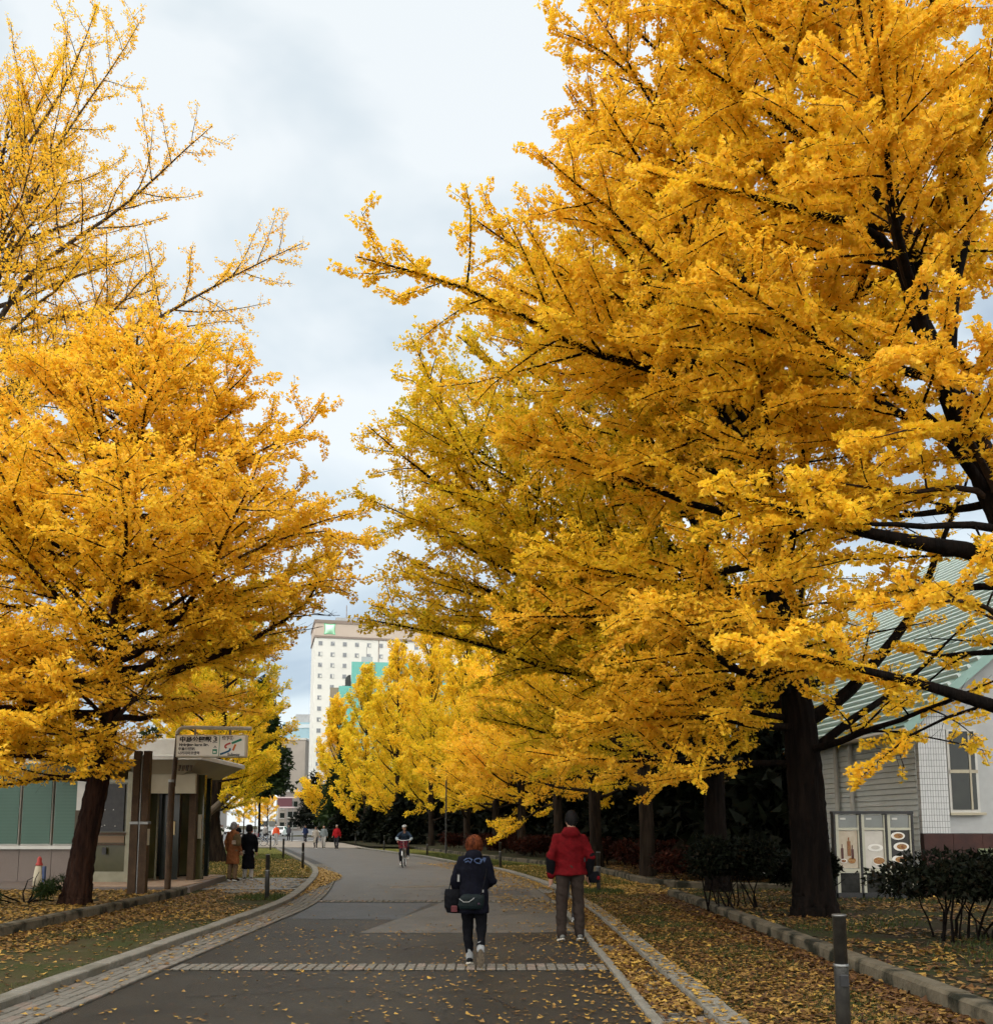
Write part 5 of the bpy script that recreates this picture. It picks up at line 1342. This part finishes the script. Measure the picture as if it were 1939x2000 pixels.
# woman with orange hair walking away
W, JW, sw = person('woman with short orange hair in a long dark jacket carrying bags', (-0.26,11.22,.008), 0, 1.50, NAVY, (BLK, (.072,.052), .20), cm('black_canvas',(0.005,0.005,0.0055)),
    cm('orange_hair', (0.095,0.025,0.008), (0.040,0.010,0.005), .65), vox=.0135, hairlen=.75, hem=.68, skirt=.02, sock=cm('grey_sock',(0.20,0.205,0.205)), sole=mat('white_sole',(0.34,0.31,0.26),.6), girth=1.08, hood=True,
    pose=dict(hipL=(-.085,0,.88), hipR=(.085,0,.88), kneeL=(-.085,.10,.47), ankL=(-.055,.06,.09), toeL=(-.06,.22,.035), kneeR=(.10,.02,.46), ankR=(.095,-.30,.235), toeR=(.092,-.235,.045),
              elL=(-.255,.02,1.10), wrL=(-.24,.14,.92), elR=(.25,.02,1.10), wrR=(.14,.20,1.00), head=(0,.06,1.575)))
BLUEP = mat('blue_print', (0.002,0.007,0.035), .7, (0.02,0.04,0.085), 30, 3)
# blue and white print across the upper back
def back_print(zc, pts, w, m):
    A = []
    mb = MB()
    for i in range(len(pts)-1):
        (xa, za), (xb, zb_) = pts[i], pts[i+1]
        L_ = math.hypot(xb-xa, zb_-za); n_ = ((-(zb_-za))/L_*w/2, (xb-xa)/L_*w/2)
        q = [(xa+n_[0],za+n_[1]),(xb+n_[0],zb_+n_[1]),(xb-n_[0],zb_-n_[1]),(xa-n_[0],za-n_[1])]
        yy = lambda x, z: -.152 - .022*(1-min(1,abs(x)/.15)) + max(0,(z-1.20))*.22
        mb.raw([(x,yy(x,z),z) for x, z in q]+[(x,yy(x,z)+.006,z) for x, z in q], [(0,1,2,3),(7,6,5,4),(0,4,5,1),(1,5,6,2),(2,6,7,3),(3,7,4,0)])
    return mb.build('back_print', m, W)
for dx, shp in ((-.115,[(0,.0),(.03,.025),(.07,.03),(.10,.01)]),(-.10,[(0,-.02),(.04,0),(.06,-.03),(.085,.02)]),(.005,[(0,.0),(.03,-.03),(.07,-.035),(.09,0),(.06,.03),(.02,.025),(0,0)]),(.07,[(0,-.02),(.03,.02),(.055,.0)]),(.10,[(0,.03),(.035,.03),(.02,-.02)])):
    back_print(0, [(dx+a, 1.195+b_*.9) for a, b_ in shp], .014, BLUEP)
# her bags
t = thing('tote_bag', 'black tote bag hanging at the left side of the woman', 'bag', (-.26-.24,11.22+.02,.60))
tb = MB(); tb.loft([oval((0,0,0),.075,.05), oval((0,0,.06),.10,.065), oval((0,0,.20),.105,.06), oval((-.005,0,.27),.09,.035)])
remeshed('bag_body', tb, .01, BLK, t, 2, .008)
for dx in (-.03,.05): MB().tube([(dx-.02,0,.25),(dx,0,.36),(dx+.03,.02,.44),(dx+.06,.02,.34),(dx+.05,0,.25)], .007, 6).build('strap', BLK, t)
MB().box(-.02,.05,-.085,-.05,.02,.09,.01).build('red_patch', mat('red_cloth',(0.06,0.006,0.008),.7), t)
MB().box(.05,.075,-.07,-.06,.36,.44,.003).build('tag', mat('pale_tag',(0.14,0.14,0.135),.6), t)
t = thing('shoulder_bag', 'dark green shoulder bag on the back of the woman in the long jacket', 'bag', (-.29,11.22-.20,.66))
tb = MB(); tb.loft([oval((0,0,0),.13,.035), oval((.0,0,.04),.15,.045), oval((.015,0,.13),.145,.04), oval((.03,0,.17),.12,.02)])
remeshed('bag_body', tb, .009, cm('dark_green_leather',(0.003,0.0065,0.007),None,.5), t, 2)
MB().tube([(.11,-.01,.15),(.15,0,.28),(.18,.06,.45)], .009, 6).build('strap', BLK, t)
MB().tube([(-.13,-.03,.12),(-.08,-.05,.085),(-.02,-.052,.085),(.04,-.05,.13)], .005, 5).build('chain', M['steel'], t)
MB().box(.13,.145,-.03,-.02,.19,.22,.003).build('buckle', M['steel'], t)
MB().cyl(.09,-.047,.06,.075,.012).build('charm', mat('purple_charm',(0.03,0.01,0.025),.5), t)

# man in the red jacket
RED = cm('red_jacket', (0.082,0.0018,0.0032), (0.055,0.0012,0.0022)); BROWN = cm('brown_trousers', (0.024,0.017,0.0135), (0.016,0.0115,0.009))
Mn, JM, smn = person('tall man in a red hooded jacket with black forearms seen from behind', (1.03,13.6,.008), R(4), 1.80, RED, (BROWN, (.080,.070), .0), cm('grey_shoe',(0.11,0.11,0.10)), cm('black_hair',(0.008,0.007,0.007),None,.5),
    vox=.0138, hood=True, hairlen=.2, hem=.86, skirt=.025, sleeve2=cm('black_sleeve',(0.003,0.003,0.004)), girth=1.12, sole=bpy.data.materials['white_sole'],
    pose=dict(hipL=(-.095,0,.90), hipR=(.095,0,.90), kneeL=(-.115,.02,.49), kneeR=(.11,.03,.49), ankL=(-.125,-.03,.09), ankR=(.125,-.01,.09), toeL=(-.14,.13,.035), toeR=(.15,.15,.035),
              shL=(-.20,-.01,1.38), shR=(.20,-.01,1.38), elL=(-.265,-.04,1.11), wrL=(-.255,.03,.85), elR=(.275,-.03,1.11), wrR=(.265,.06,.87), head=(.03,.04,1.595)))
t = thing('hand_bag', 'small black and red bag held at the right side of the man', 'bag', (1.03+.34,13.66,.80))
tb = MB(); tb.loft([oval((0,0,0),.07,.04), oval((0,0,.05),.085,.05), oval((0,0,.16),.07,.035)]); remeshed('bag_body', tb, .01, BLK, t, 2, .006)
MB().box(.04,.08,-.045,-.02,.05,.10,.012).build('flap', bpy.data.materials['red_jacket'], t)
# companion walking ahead, mostly hidden behind him
person('person in dark trousers hidden behind the man in red', (1.24,16.1,.008), R(2), 1.58, cm('dark_grey_coat',(0.03,0.03,0.032)), (cm('charcoal_trousers',(0.05,0.05,0.052)), (.075,.06), .05), cm('pale_grey_shoe',(0.30,0.30,0.30)), bpy.data.materials['black_hair'],
    vox=.018, hairlen=.5, pose=dict(kneeL=(-.11,.06,.49), ankL=(-.17,-.18,.17), toeL=(-.19,-.08,.05), kneeR=(.10,.12,.50), ankR=(.06,.10,.09), toeR=(.07,.26,.035)))
# couple in front of the landing
TAN = cm('brown_coat', (0.17,0.062,0.023), (0.13,0.047,0.018)); GREYH = cm('grey_hair', (0.20,0.19,0.18), (0.11,0.10,0.10), .6)
person('person in a long brown coat with a rucksack before the landing', (-7.62,28.0,.01), R(-25), 1.70, TAN, (cm('tan_trousers',(0.13,0.085,0.05)), (.075,.065), .02), cm('dark_shoe',(0.03,0.02,0.015)), GREYH, vox=.016, hairlen=.4, hem=.50, skirt=.03, girth=1.1)
person('person in dark clothes and white trousers beside the long brown coat', (-7.28,28.45,.01), R(15), 1.62, BLK, (cm('white_trousers',(0.30,0.285,0.26)), (.078,.066), .03), cm('black_canvas',(0.005,0.005,0.0055)), bpy.data.materials['black_hair'], vox=.018, hairlen=.8, hem=.35, skirt=.03)
t = thing('rucksack', 'brown rucksack on the back of the long brown coat', 'bag', (-7.46,27.82,1.02), R(-25))
tb = MB(); tb.loft([oval((0,0,0),.12,.07), oval((0,-.01,.06),.14,.09), oval((0,0,.26),.13,.08), oval((0,0,.34),.08,.05)]); remeshed('bag_body', tb, .014, cm('brown_canvas',(0.10,0.07,0.035)), t, 2, .006)
MB().box(-.09,.03,-.12,-.07,.05,.16,.02).build('front_pocket', cm('beige_canvas',(0.32,0.24,0.18)), t)
# walkers in the middle distance, coming towards the camera
WH = cm('cream_coat',(0.28,0.25,0.21)); GRY = cm('grey_top',(0.15,0.17,0.17)); DK = cm('dark_trousers',(0.02,0.02,0.024)); DRK = cm('dark_shoe',(0.03,0.02,0.015))
BH = bpy.data.materials['black_hair']
stepA = dict(kneeL=(-.10,.14,.50), ankL=(-.10,.14,.09), toeL=(-.11,.30,.05), kneeR=(.10,.02,.48), ankR=(.10,-.20,.14), toeR=(.10,-.08,.035), wrL=(-.26,-.05,.90), wrR=(.26,.12,.92))
def g2(px, py, zz=.01): v = G(px, py, 0); return (v.x, v.y, zz)
person('walker in a bright red jacket in the middle distance', g2(657,1660), R(176), 1.66, cm('bright_red',(0.26,0.008,0.011)), (DK,(.075,.06),.02), DRK, GREYH, stepA, .024, hairlen=.2, hem=.82)
person('walker in a long cream coat in the middle distance', g2(616,1658), R(182), 1.54, WH, (DK,(.07,.055),.04), DRK, BH, stepA, .024, hairlen=.8, hem=.45, skirt=.03)
person('walker in a grey top and pale trousers beside the cream coat', g2(632,1658), R(178), 1.62, GRY, (cm('white_trousers',(0.5,0.48,0.44)),(.075,.062),.02), DRK, BH, stepA, .024, hairlen=.3, hem=.84)
person('walker in a navy jacket near the crossing', g2(596,1646), R(180), 1.62, cm('navy_jacket',(0.012,0.020,0.055)), (DK,(.075,.06),.02), DRK, BH, stepA, .028, hairlen=.2, hem=.80)
person('person in a pale jacket beside the parked bicycles', (-22.3,78,.03), R(160), 1.66, cm('pale_jacket',(0.40,0.41,0.38)), (cm('pale_grey',(0.3,0.3,0.3)),(.075,.06),.02), DRK, BH, None, .028, hairlen=.2)
person('person in black beside the parked bicycles', (-20.6,77,.03), R(200), 1.70, BLK, (DK,(.075,.06),.02), DRK, BH, None, .028, hairlen=.3, hem=.7)
person('person in an orange vest beside the parked bicycles', (-17.9,78.5,.03), R(180), 1.68, cm('orange_vest',(0.55,0.08,0.03)), (cm('pale_grey',(0.3,0.3,0.3)),(.075,.06),.02), DRK, cm('white_hair',(0.4,0.4,0.4)), None, .028, hairlen=.2)
person('person in pale grey left of the sign pillar', (-20.2,60,.08), R(170), 1.64, cm('pale_jacket',(0.40,0.41,0.38)), (cm('pale_grey',(0.3,0.3,0.3)),(.075,.06),.02), DRK, BH, None, .028, hairlen=.4)
for i, (x, y, c, lab) in enumerate(((-24.2,101,(0.20,0.19,0.18),'person in grey waiting near the white car'),(-21.5,100,(0.05,0.05,0.06),'person in dark grey by the crossing'),(-26.5,104,(0.28,0.10,0.06),'person in rust red at the crossing'),
                              (-29.5,110,(0.10,0.10,0.11),'far person in charcoal at the crossing'),(-31.8,112,(0.35,0.33,0.30),'far person in beige at the crossing'))):
    person(lab, (x,y,.03), R(170+15*i), 1.62+.03*(i % 3), cm('cloth_%d' % i, c), (DK,(.075,.06),.02), DRK, BH, None, .032, hairlen=.3+.1*i, hem=.75, hands=False)

# ---- bicycles
RUB = mat('tyre_rubber', (0.015,0.015,0.015), .8); CHR = mat('bike_chrome', (0.45,0.45,0.44), .3, metal=.9)
def bicycle(label, loc, rz, col, basket=True, lean=0.0, group=None):
    t = thing('bicycle', label, 'bicycle', loc, rz, group); t.rotation_euler = (0, lean, rz)
    FR_ = cm('bike_' + col[0], col[1], None, .4)
    for y in (-.53,.55):
        pts = [(0,y+.325*math.cos(a),.335+.325*math.sin(a)) for a in (2*math.pi*k/24 for k in range(25))]
        wh = MB().tube(pts, .019, 7).build('tyre', RUB, t)
        MB().tube([(p[0],y+(p[1]-y)*.93,.335+(p[2]-.335)*.93) for p in pts], .010, 5).build('rim', CHR, wh)
        sp_ = MB()
        for k in range(12):
            a = 2*math.pi*k/12; sp_.tube([(0,y,.335),(0,y+.30*math.cos(a),.335+.30*math.sin(a))], .0025, 3)
        sp_.build('spokes', CHR, wh)
        MB().tube([(0,y+.36*math.cos(a),.335+.36*math.sin(a)) for a in (R(20+14*k) for k in range(11))], .022, 5).build('mudguard', CHR, t)
    f = MB()
    for a, b in (((0,-.12,.32),(0,-.22,.82)),((0,-.12,.32),(0,.38,.74)),((0,-.20,.60),(0,.39,.84)),((0,-.12,.32),(0,-.53,.335)),((0,-.20,.62),(0,-.53,.335))): f.tube([a,b], .018, 7)
    f.build('frame', FR_, t)
    MB().tube([(0,.36,1.0),(0,.40,.72),(0,.47,.60),(0,.55,.335)], .016, 7).build('fork', FR_, t)
    MB().tube([(-.27,.18,1.04),(-.24,.26,1.05),(-.08,.36,1.02),(.08,.36,1.02),(.24,.26,1.05),(.27,.18,1.04)], .012, 7).build('handlebar', CHR, t)
    sd_ = MB(); sd_.loft([oval((0,-.22,.82),.03,.05), oval((0,-.24,.87),.075,.12), oval((0,-.24,.90),.065,.11)]); sd_.build('saddle', BLK, t, True)
    MB().tube([(-.14,-.12,.32),(.14,-.12,.32)], .02, 7).box(-.18,-.12,-.17,-.07,.30,.33).box(.12,.18,-.17,-.07,.30,.33).build('crank', CHR, t)
    if basket:
        bk = MB()
        for z in (.74,.80,.86,.92,.98):
            k_ = .13+.03*(z-.74)/.24
            bk.tube([(-k_-.02,.46,z),(k_+.02,.46,z),(k_+.02,.46+2*k_,z),(-k_-.02,.46+2*k_,z),(-k_-.02,.46,z)], .006, 4)
        for x in (-.14,-.07,0,.07,.14): bk.tube([(x*.9,.46+.26,.74),(x*1.1,.78,.98)], .005, 4).tube([(x*.9,.47,.74),(x*1.1,.46,.98)], .005, 4)
        bk.box(-.12,.12,.48,.72,.738,.745)
        bk.build('basket', cm('basket_red',(0.20,0.02,0.03)), t)
    return t
cg = g2(789,1694, .008)
cyc_rz = R(180)
bicycle('silver town bicycle with a red basket ridden towards us', cg, cyc_rz, ('silver',(0.40,0.40,0.38)))
person('cyclist in a dark jacket with pale sleeves riding towards us', (cg[0],cg[1],.008), cyc_rz, 1.66, cm('cyclist_navy',(0.022,0.035,0.055)), (DK,(.08,.065),.04), cm('pale_grey_shoe',(0.30,0.30,0.30)), BH, vox=.018, hairlen=.2, hat=cm('pale_cap',(0.30,0.31,0.30)),
    pose=dict(pel=(0,-.24,.94), waist=(0,-.20,1.06), chest=(0,-.10,1.25), neck=(0,-.02,1.43), head=(0,.04,1.56), hipL=(-.09,-.22,.90), hipR=(.09,-.22,.90), kneeL=(-.15,.14,.80), ankL=(-.15,-.02,.44), toeL=(-.15,.12,.40),
              kneeR=(.14,.06,.56), ankR=(.14,-.14,.20), toeR=(.14,.0,.15), shL=(-.19,-.04,1.37), shR=(.19,-.04,1.37), elL=(-.30,.04,1.14), elR=(.30,.04,1.14), wrL=(-.25,.20,1.06), wrR=(.25,.20,1.06)), sleeve2=cm('pale_sleeve',(0.22,0.26,0.28)), hem=.92)
for i, (x, y, c) in enumerate(((-19.6,74.5,('grey',(0.2,0.2,0.2))),(-18.6,75.0,('black',(0.02,0.02,0.02))),(-17.8,74.2,('blue',(0.05,0.08,0.15))))):
    bicycle(('grey','black','dark blue')[i] + ' bicycle parked at the edge of the left lawn', (x,y,.03), R(70+20*i), c, i != 1, R(6), group='bicycles parked by the lawn')
bicycle('dark bicycle with a red basket standing left of the navy walker', (-18.9,96,.03), R(180), ('black',(0.02,0.02,0.02)), True)

# ================================================================== VEHICLES
def vehicle(name, label, cat, loc, rz, L, W, H, prof, glass, col, group=None):
    """prof: side outline (y along length, z); glass: outline of the glazed upper part"""
    t = thing(name, label, cat, loc, rz, group)
    BODY = cm('paint_' + name + str(int(loc[0])), col, tuple(k*.93 for k in col), .3)
    def slab(poly, w0, w1, zmid):
        mb = MB(); rings = []
        for f in (-1, -.92, .92, 1):
            k = 1 if abs(f) < .95 else .965
            rings.append([((f*(w0 if z < zmid else w0+(w1-w0)*(z-zmid)/max(H-zmid,.01))/2), y*k, .02+z if False else z) for y, z in poly])
        return mb.loft(rings)
    slab(prof, W, W*.80, H*.55).build('body', BODY, t)
    zg0, zg1 = glass[0], glass[1]
    MB().loft([[(x*W*.40,glass[2],zg0),(x*W*.36,glass[3],zg1)] for x in (-1,1)] , False)
    # windscreen, rear and side glass
    def pane(n, pts): 
        c = sum((Vector(p) for p in pts), Vector())/4; nn = (Vector(pts[1])-Vector(pts[0])).cross(Vector(pts[2])-Vector(pts[1])).normalized()
        if nn.dot(c-Vector((0,0,H*.4))) < 0: nn = -nn
        MB().raw([Vector(p)+nn*.012 for p in pts]+[Vector(p)-nn*.03 for p in pts], [(0,1,2,3),(7,6,5,4),(0,4,5,1),(1,5,6,2),(2,6,7,3),(3,7,4,0)]).build(n, GLASS, t)
    f0, f1, r0, r1 = glass[2], glass[3], glass[4], glass[5]
    pane('windscreen', [(-W*.42,f0,zg0),(W*.42,f0,zg0),(W*.38,f1,zg1),(-W*.38,f1,zg1)])
    pane('rear_window', [(-W*.42,r0,zg0),(W*.42,r0,zg0),(W*.38,r1,zg1),(-W*.38,r1,zg1)])
    for s_ in (-1,1):
        w0 = W/2*(1-.2*max(0,(zg0-H*.55))/(H*.45)); w1 = W/2*(1-.2*(zg1-H*.55)/(H*.45))
        pane('side_window', [(s_*w0,f0-.25,zg0),(s_*w0,r0+.25,zg0),(s_*w1,r1+.2,zg1),(s_*w1,f1-.2,zg1)])
        for y in (L*.31,-L*.30):
            MB().loft([[(s_*(W/2-.02-k),y+.33*math.cos(a),.33+.33*math.sin(a)) for a in (2*math.pi*j/18 for j in range(18))] for k in (0,.2)]).build('tyre', RUB, t)
            MB().loft([[(s_*(W/2-.012-k),y+.2*math.cos(a),.33+.2*math.sin(a)) for a in (2*math.pi*j/14 for j in range(14))] for k in (0,.1)]).build('rim', CHR, t)
        MB().box(s_*W*.36-.17,s_*W*.36+.17,L/2-.10,L/2-.005,H*.38,H*.47,.01).build('headlight', PLATE, t)
        MB().box(s_*W*.38-.13,s_*W*.38+.13,-L/2+.005,-L/2+.10,H*.40,H*.50,.01).build('tail_light', bpy.data.materials['red_cap'], t)
        MB().box(s_*(W/2+.08)-.07,s_*(W/2+.08)+.07,f0-.2,f0-.1,zg0,zg0+.16,.02).build('mirror', BODY, t)
    MB().box(-W*.42,W*.42,L/2-.06,L/2+.02,.22,H*.32,.02).build('bumper', M['black'] if col[0] > .3 else BODY, t)
    MB().box(-.17,.17,L/2+.021,L/2+.03,.34,.45).build('number_plate', M['white'], t)
    return t
def sedan(label, loc, rz, col, group=None):
    return vehicle('parked_car', label, 'car', loc, rz, 4.3, 1.72, 1.45, [(-2.13,.22),(2.13,.22),(2.15,.62),(2.0,.78),(1.15,.92),(.45,1.42),(-1.1,1.45),(-1.75,1.0),(-2.12,.95)], (.95,1.38,1.13,.5,-1.75,-1.2), col, group)
def suv(label, loc, rz, col, group=None):
    return vehicle('parked_car', label, 'car', loc, rz, 4.5, 1.8, 1.75, [(-2.2,.25),(2.2,.25),(2.23,.8),(2.0,1.0),(1.3,1.08),(.75,1.7),(-1.9,1.75),(-2.18,1.1)], (1.1,1.66,1.28,.8,-2.14,-1.92), col, group)
sedan('white car waiting at the crossing', (-33.6,150,.03), R(180), (0.72,0.72,0.71))
suv('grey car behind the walkers near the crossing', (-26.6,138,.03), R(185), (0.30,0.31,0.32))
suv('dark van behind the walker in red', (-17.6,112,.03), R(262), (0.10,0.10,0.11))
sedan('white car glimpsed left of the sign pillar', (-25.8,66,.07), R(250), (0.70,0.70,0.69))
sedan('silver car left of the coach', (-48,175,.03), R(180), (0.45,0.46,0.46))
sedan('dark red car far down the street', (-56,240,.03), R(180), (0.14,0.03,0.03))
vehicle('coach', 'white coach coming down the street', 'coach', (-52.6,222,.03), R(180), 9.0, 2.5, 3.1, [(-4.5,.35),(4.5,.35),(4.55,1.4),(4.35,2.9),(4.1,3.08),(-4.4,3.1),(-4.5,2.9)], (1.35,2.6,4.58,4.42,-4.52,-4.52), (0.70,0.71,0.70))
# ================================================================== FALLEN LEAVES AND GRASS
rng = np.random.default_rng(77)
def litter(name, label, pts, z, size=.062, tint=.6, spread=.2, zvar=.012):
    n = len(pts); th = rng.random(n)*6.28
    d = np.c_[np.cos(th), np.sin(th), rng.normal(0,.16,n)]; s = np.c_[-np.sin(th), np.cos(th), rng.normal(0,.16,n)]
    L = (size*rng.uniform(.6,1.2,n))[:,None]
    b = np.c_[pts, z + rng.random(n)*zvar]
    cu = np.abs(rng.normal(0,.2,(n,1)))*L*np.array([[0,0,1]]); nv = 4 if n < 9000 else 3
    V = np.empty((n,nv,3)); V[:,0] = b - d*L*.5; V[:,1] = b + d*L*.34 - s*L*.6 + cu
    if nv == 4: V[:,2] = b + d*L*.5 + cu*.2
    V[:,nv-1] = b + d*L*.34 + s*L*.6 + cu*.5
    V[:,:,2] = np.maximum(V[:,:,2], (np.broadcast_to(z, n) if np.ndim(z) == 0 else z)[:,None] + .0015)
    me = np_mesh(name, V.reshape(-1,3), np.arange(nv*n).reshape(n,nv), False, {'tint': np.clip(tint + rng.normal(0,spread,n), 0, 1)})
    o = link(name, me, M['litter']); tag(o, label, 'leaves', kind='stuff')
    return o
def patchy(P, sc, lo, hi, seed=0.0):
    v = np.array([mnoise.noise(Vector((x*sc+seed, y*sc, seed))) for x, y in P])
    return rng.random(len(P)) < np.clip((v-lo)/(hi-lo), 0, 1)
def scat(n, x0, x1, y0, y1, pw=1.0):
    y = y0 + (y1-y0)*rng.random(n)**pw
    return np.c_[rng.uniform(x0, x1, n), y]
Lx = lambda y: np.interp(y, LK[:,1], LK[:,0]); Rx = lambda y: np.interp(y, RK[:,1], RK[:,0])
# right verge
p = scat(30000, 1.97, 3.92, 6.5, 24, 1.35); p = p[patchy(p, .9, -.75, -.05, 3)]
litter('fallen_leaves', 'golden brown fallen leaves covering the right verge', p, .004, .052, .40, .22, .02)
p = scat(9000, 3.45, 3.95, 6.5, 24, 1.3); litter('fallen_leaves', 'rust brown leaves banked against the right low wall', p, .006, .06, .25, .18, .03)
# right gutter and kerb
y = 6.5+16*rng.random(7500)**1.2; x = Rx(y)-.62+.42*rng.random(7500); p = np.c_[x,y]; p = p[patchy(p, 1.3, -.55, .15, 5)]
litter('fallen_leaves', 'yellow and brown leaves filling the right brick gutter', p, .034, .062, .50, .24, .02)
y = 6.5+16*rng.random(700); litter('fallen_leaves', 'few yellow leaves on the right kerb stones', np.c_[Rx(y)-.21*rng.random(700), y], .108, .055, .68, .12, .004)
# asphalt
n = 3000; y = 7+9*rng.random(n); x = 1.25-5.0*rng.random(n)**2.1; p = np.c_[x,y]; p = p[patchy(p, .8, -.55, .35, 8)]
litter('fallen_leaves', 'scattered yellow leaves on the right half of the asphalt', p, .017, .044, .58, .16, .004)
n = 520; p = scat(n, -3.5, 1.2, 7, 30); litter('fallen_leaves', 'sparse leaves all over the asphalt', p, .017, .046, .5, .18, .004)
n = 5200; y = 17+24*rng.random(n); x = Rx(y)-.22-1.6*rng.random(n)**2.0; p = np.c_[x,y]; p = p[patchy(p, .5, -.6, .2, 4)]
litter('fallen_leaves', 'golden drift of leaves along the right kerb beyond the man in red', p, .034, .07, .70, .12, .01)
# right lawn strip before the cross path
n = 14000; y = 22.5+16*rng.random(n)**1.2; x = Rx(y)+.02+rng.random(n)*(np.interp(y,[22,27,32,38],[4.0,2.5,2.8,2.4])); p = np.c_[x,y]; p = p[patchy(p, .5, -.7, 0, 6)]
litter('fallen_leaves', 'bright golden leaves on the lawn behind the man in red', p, .018, .075, .70, .14, .02)
# right beds
p = scat(15000, 4.15, 9.0, 7.5, 22.5, 1.1); p = p[patchy(p, .7, -.45, .35, 9)]
litter('fallen_leaves', 'brown and yellow leaves under the bushes of the right bed', p, .128, .07, .42, .22, .02)
p = scat(7000, 3.9, 9.0, 25.5, 40); p = p[p[:,0] > np.interp(p[:,1],[25,27.3,32,40],[5.4,4.4,4.0,2.6])]
litter('fallen_leaves', 'shaded leaves between the trunks of the right row', p, .128, .08, .36, .2, .02)
# left side
n = 9000; y = 6.5+18*rng.random(n)**1.1; x = -7.08+1.25*rng.random(n)**1.6; p = np.c_[x,y]; p = p[patchy(p, .8, -.7, .1, 2)]
litter('fallen_leaves', 'tan leaves lying along the foot of the left low wall', p, .004, .062, .47, .2, .02)
n = 5000; p = scat(n, -7.05, -4.5, 16.5, 24.3); p = p[p[:,0] < Lx(p[:,1])-.03]; p = p[patchy(p, .7, -.5, .1, 7)]
litter('fallen_leaves', 'golden leaves on the left verge before the paving slabs', p, .004, .060, .55, .16, .02)
n = 900; p = scat(n, -7.0, -4.5, 6.5, 17); litter('fallen_leaves', 'thin scatter of leaves on the mossy left verge', p, .004, .055, .55, .2, .01)
n = 17000; p = scat(n, -13.0, -7.35, 12.5, 22.3); p = p[patchy(p, .6, -.8, -.1, 1)]
litter('fallen_leaves', 'yellow leaves carpeting the bed around the leaning trunk', p, .128, .066, .66, .16, .02)
n = 1500; y = 6.5+30*rng.random(n); x = Lx(y)+.2+.55*rng.random(n)**1.5; p = np.c_[x,y]; p = p[patchy(p, .9, -.3, .3, 5)]
litter('fallen_leaves', 'leaves caught between the bricks of the left gutter', p, .034, .056, .58, .18, .006)
n = 3600; y = np.clip(rng.normal(29.5,3.2,n),21,39); x = Lx(y)+.2+.75*rng.random(n)**1.8*np.exp(-((y-30)/5)**2); litter('fallen_leaves', 'golden drift of leaves in the bend of the left gutter', np.c_[x,y], .034, .07, .70, .12, .01)
n = 9000; y = 29.9+16*rng.random(n)**1.3; x = Lx(y)-.05-5*rng.random(n)**1.2; litter('fallen_leaves', 'yellow leaves strewn over the left lawn', np.c_[x,y], .022, .075, .66, .14, .02)
n = 900; p = scat(n, -7.5, -5.3, 24.4, 29); p = p[p[:,0] < Lx(p[:,1])-.05]; litter('fallen_leaves', 'few leaves on the grey paving slabs', p, .036, .055, .6, .15, .004)
# grass
def grass(name, label, pts, z, h=.05, tint=.4):
    n = len(pts); th = rng.random(n)*6.28; H_ = (h*rng.uniform(.5,1.3,n))[:,None]
    b = np.c_[pts, np.full(n, z)]; s = np.c_[np.cos(th), np.sin(th), np.zeros(n)]*.004*(h/.05)
    tip = b + np.c_[rng.normal(0,.35,n), rng.normal(0,.35,n), np.ones(n)]*H_
    V = np.stack([b-s, b+s, tip], 1)
    me = np_mesh(name, V.reshape(-1,3), np.arange(3*n).reshape(n,3), False, {'tint': np.clip(tint+rng.normal(0,.22,n),0,1)})
    tag(link(name, me, M['grassblade']), label, 'grass', kind='stuff')
p = scat(26000, 1.98, 3.6, 8, 24, 1.2); p = p[patchy(p, 1.1, -.05, .35, 12) | (rng.random(len(p)) < .5*np.exp(-(p[:,0]-1.98)/.25))]
grass('grass', 'short grass growing along the right kerb', p, .0, .055)
p = scat(9000, 2.0, 3.0, 19.5, 25.5); p = p[np.hypot(p[:,0]-2.47,p[:,1]-23.2) < .9*rng.random(len(p))**.4]; grass('grass', 'green tuft round the bollard beside the man in red', p, .0, .11, .3)
p = scat(26000, -7.0, -4.5, 7, 24, 1.2); p = p[(patchy(p, .8, .05, .5, 14) | (rng.random(len(p)) < .75*np.exp(-(Lx(p[:,1])-p[:,0])/.18))) & (p[:,0] < Lx(p[:,1])-.02)]
grass('grass', 'short grass and moss along the left kerb', p, .0, .045)
p = scat(5000, -5.9, -4.5, 20.6, 22.8); p = p[(np.hypot(p[:,0]+5.1,p[:,1]-21.6) < .8*rng.random(len(p))**.5) & (p[:,0] < Lx(p[:,1])-.02)]; grass('grass', 'green tuft round the bollard beside the subway sign', p, .0, .09, .35)
n = 26000; y = 29.9+24*rng.random(n)**1.4; x = Lx(y)-.05-6*rng.random(n); grass('grass', 'grass of the left lawn', np.c_[x,y], .014, .085, .55)
n = 22000; y = 26+30*rng.random(n)**1.3; x = Rx(y)+.03+2.3*rng.random(n); grass('grass', 'grass of the right lawn strip', np.c_[x,y], .010, .085, .5)
p = scat(16000, 4.15, 9, 8, 22.4); p = p[patchy(p, .6, .0, .5, 15)]; grass('grass', 'grass in the right planting bed', p, .125, .08, .3)
bpy.data.scenes.remove(WORK)
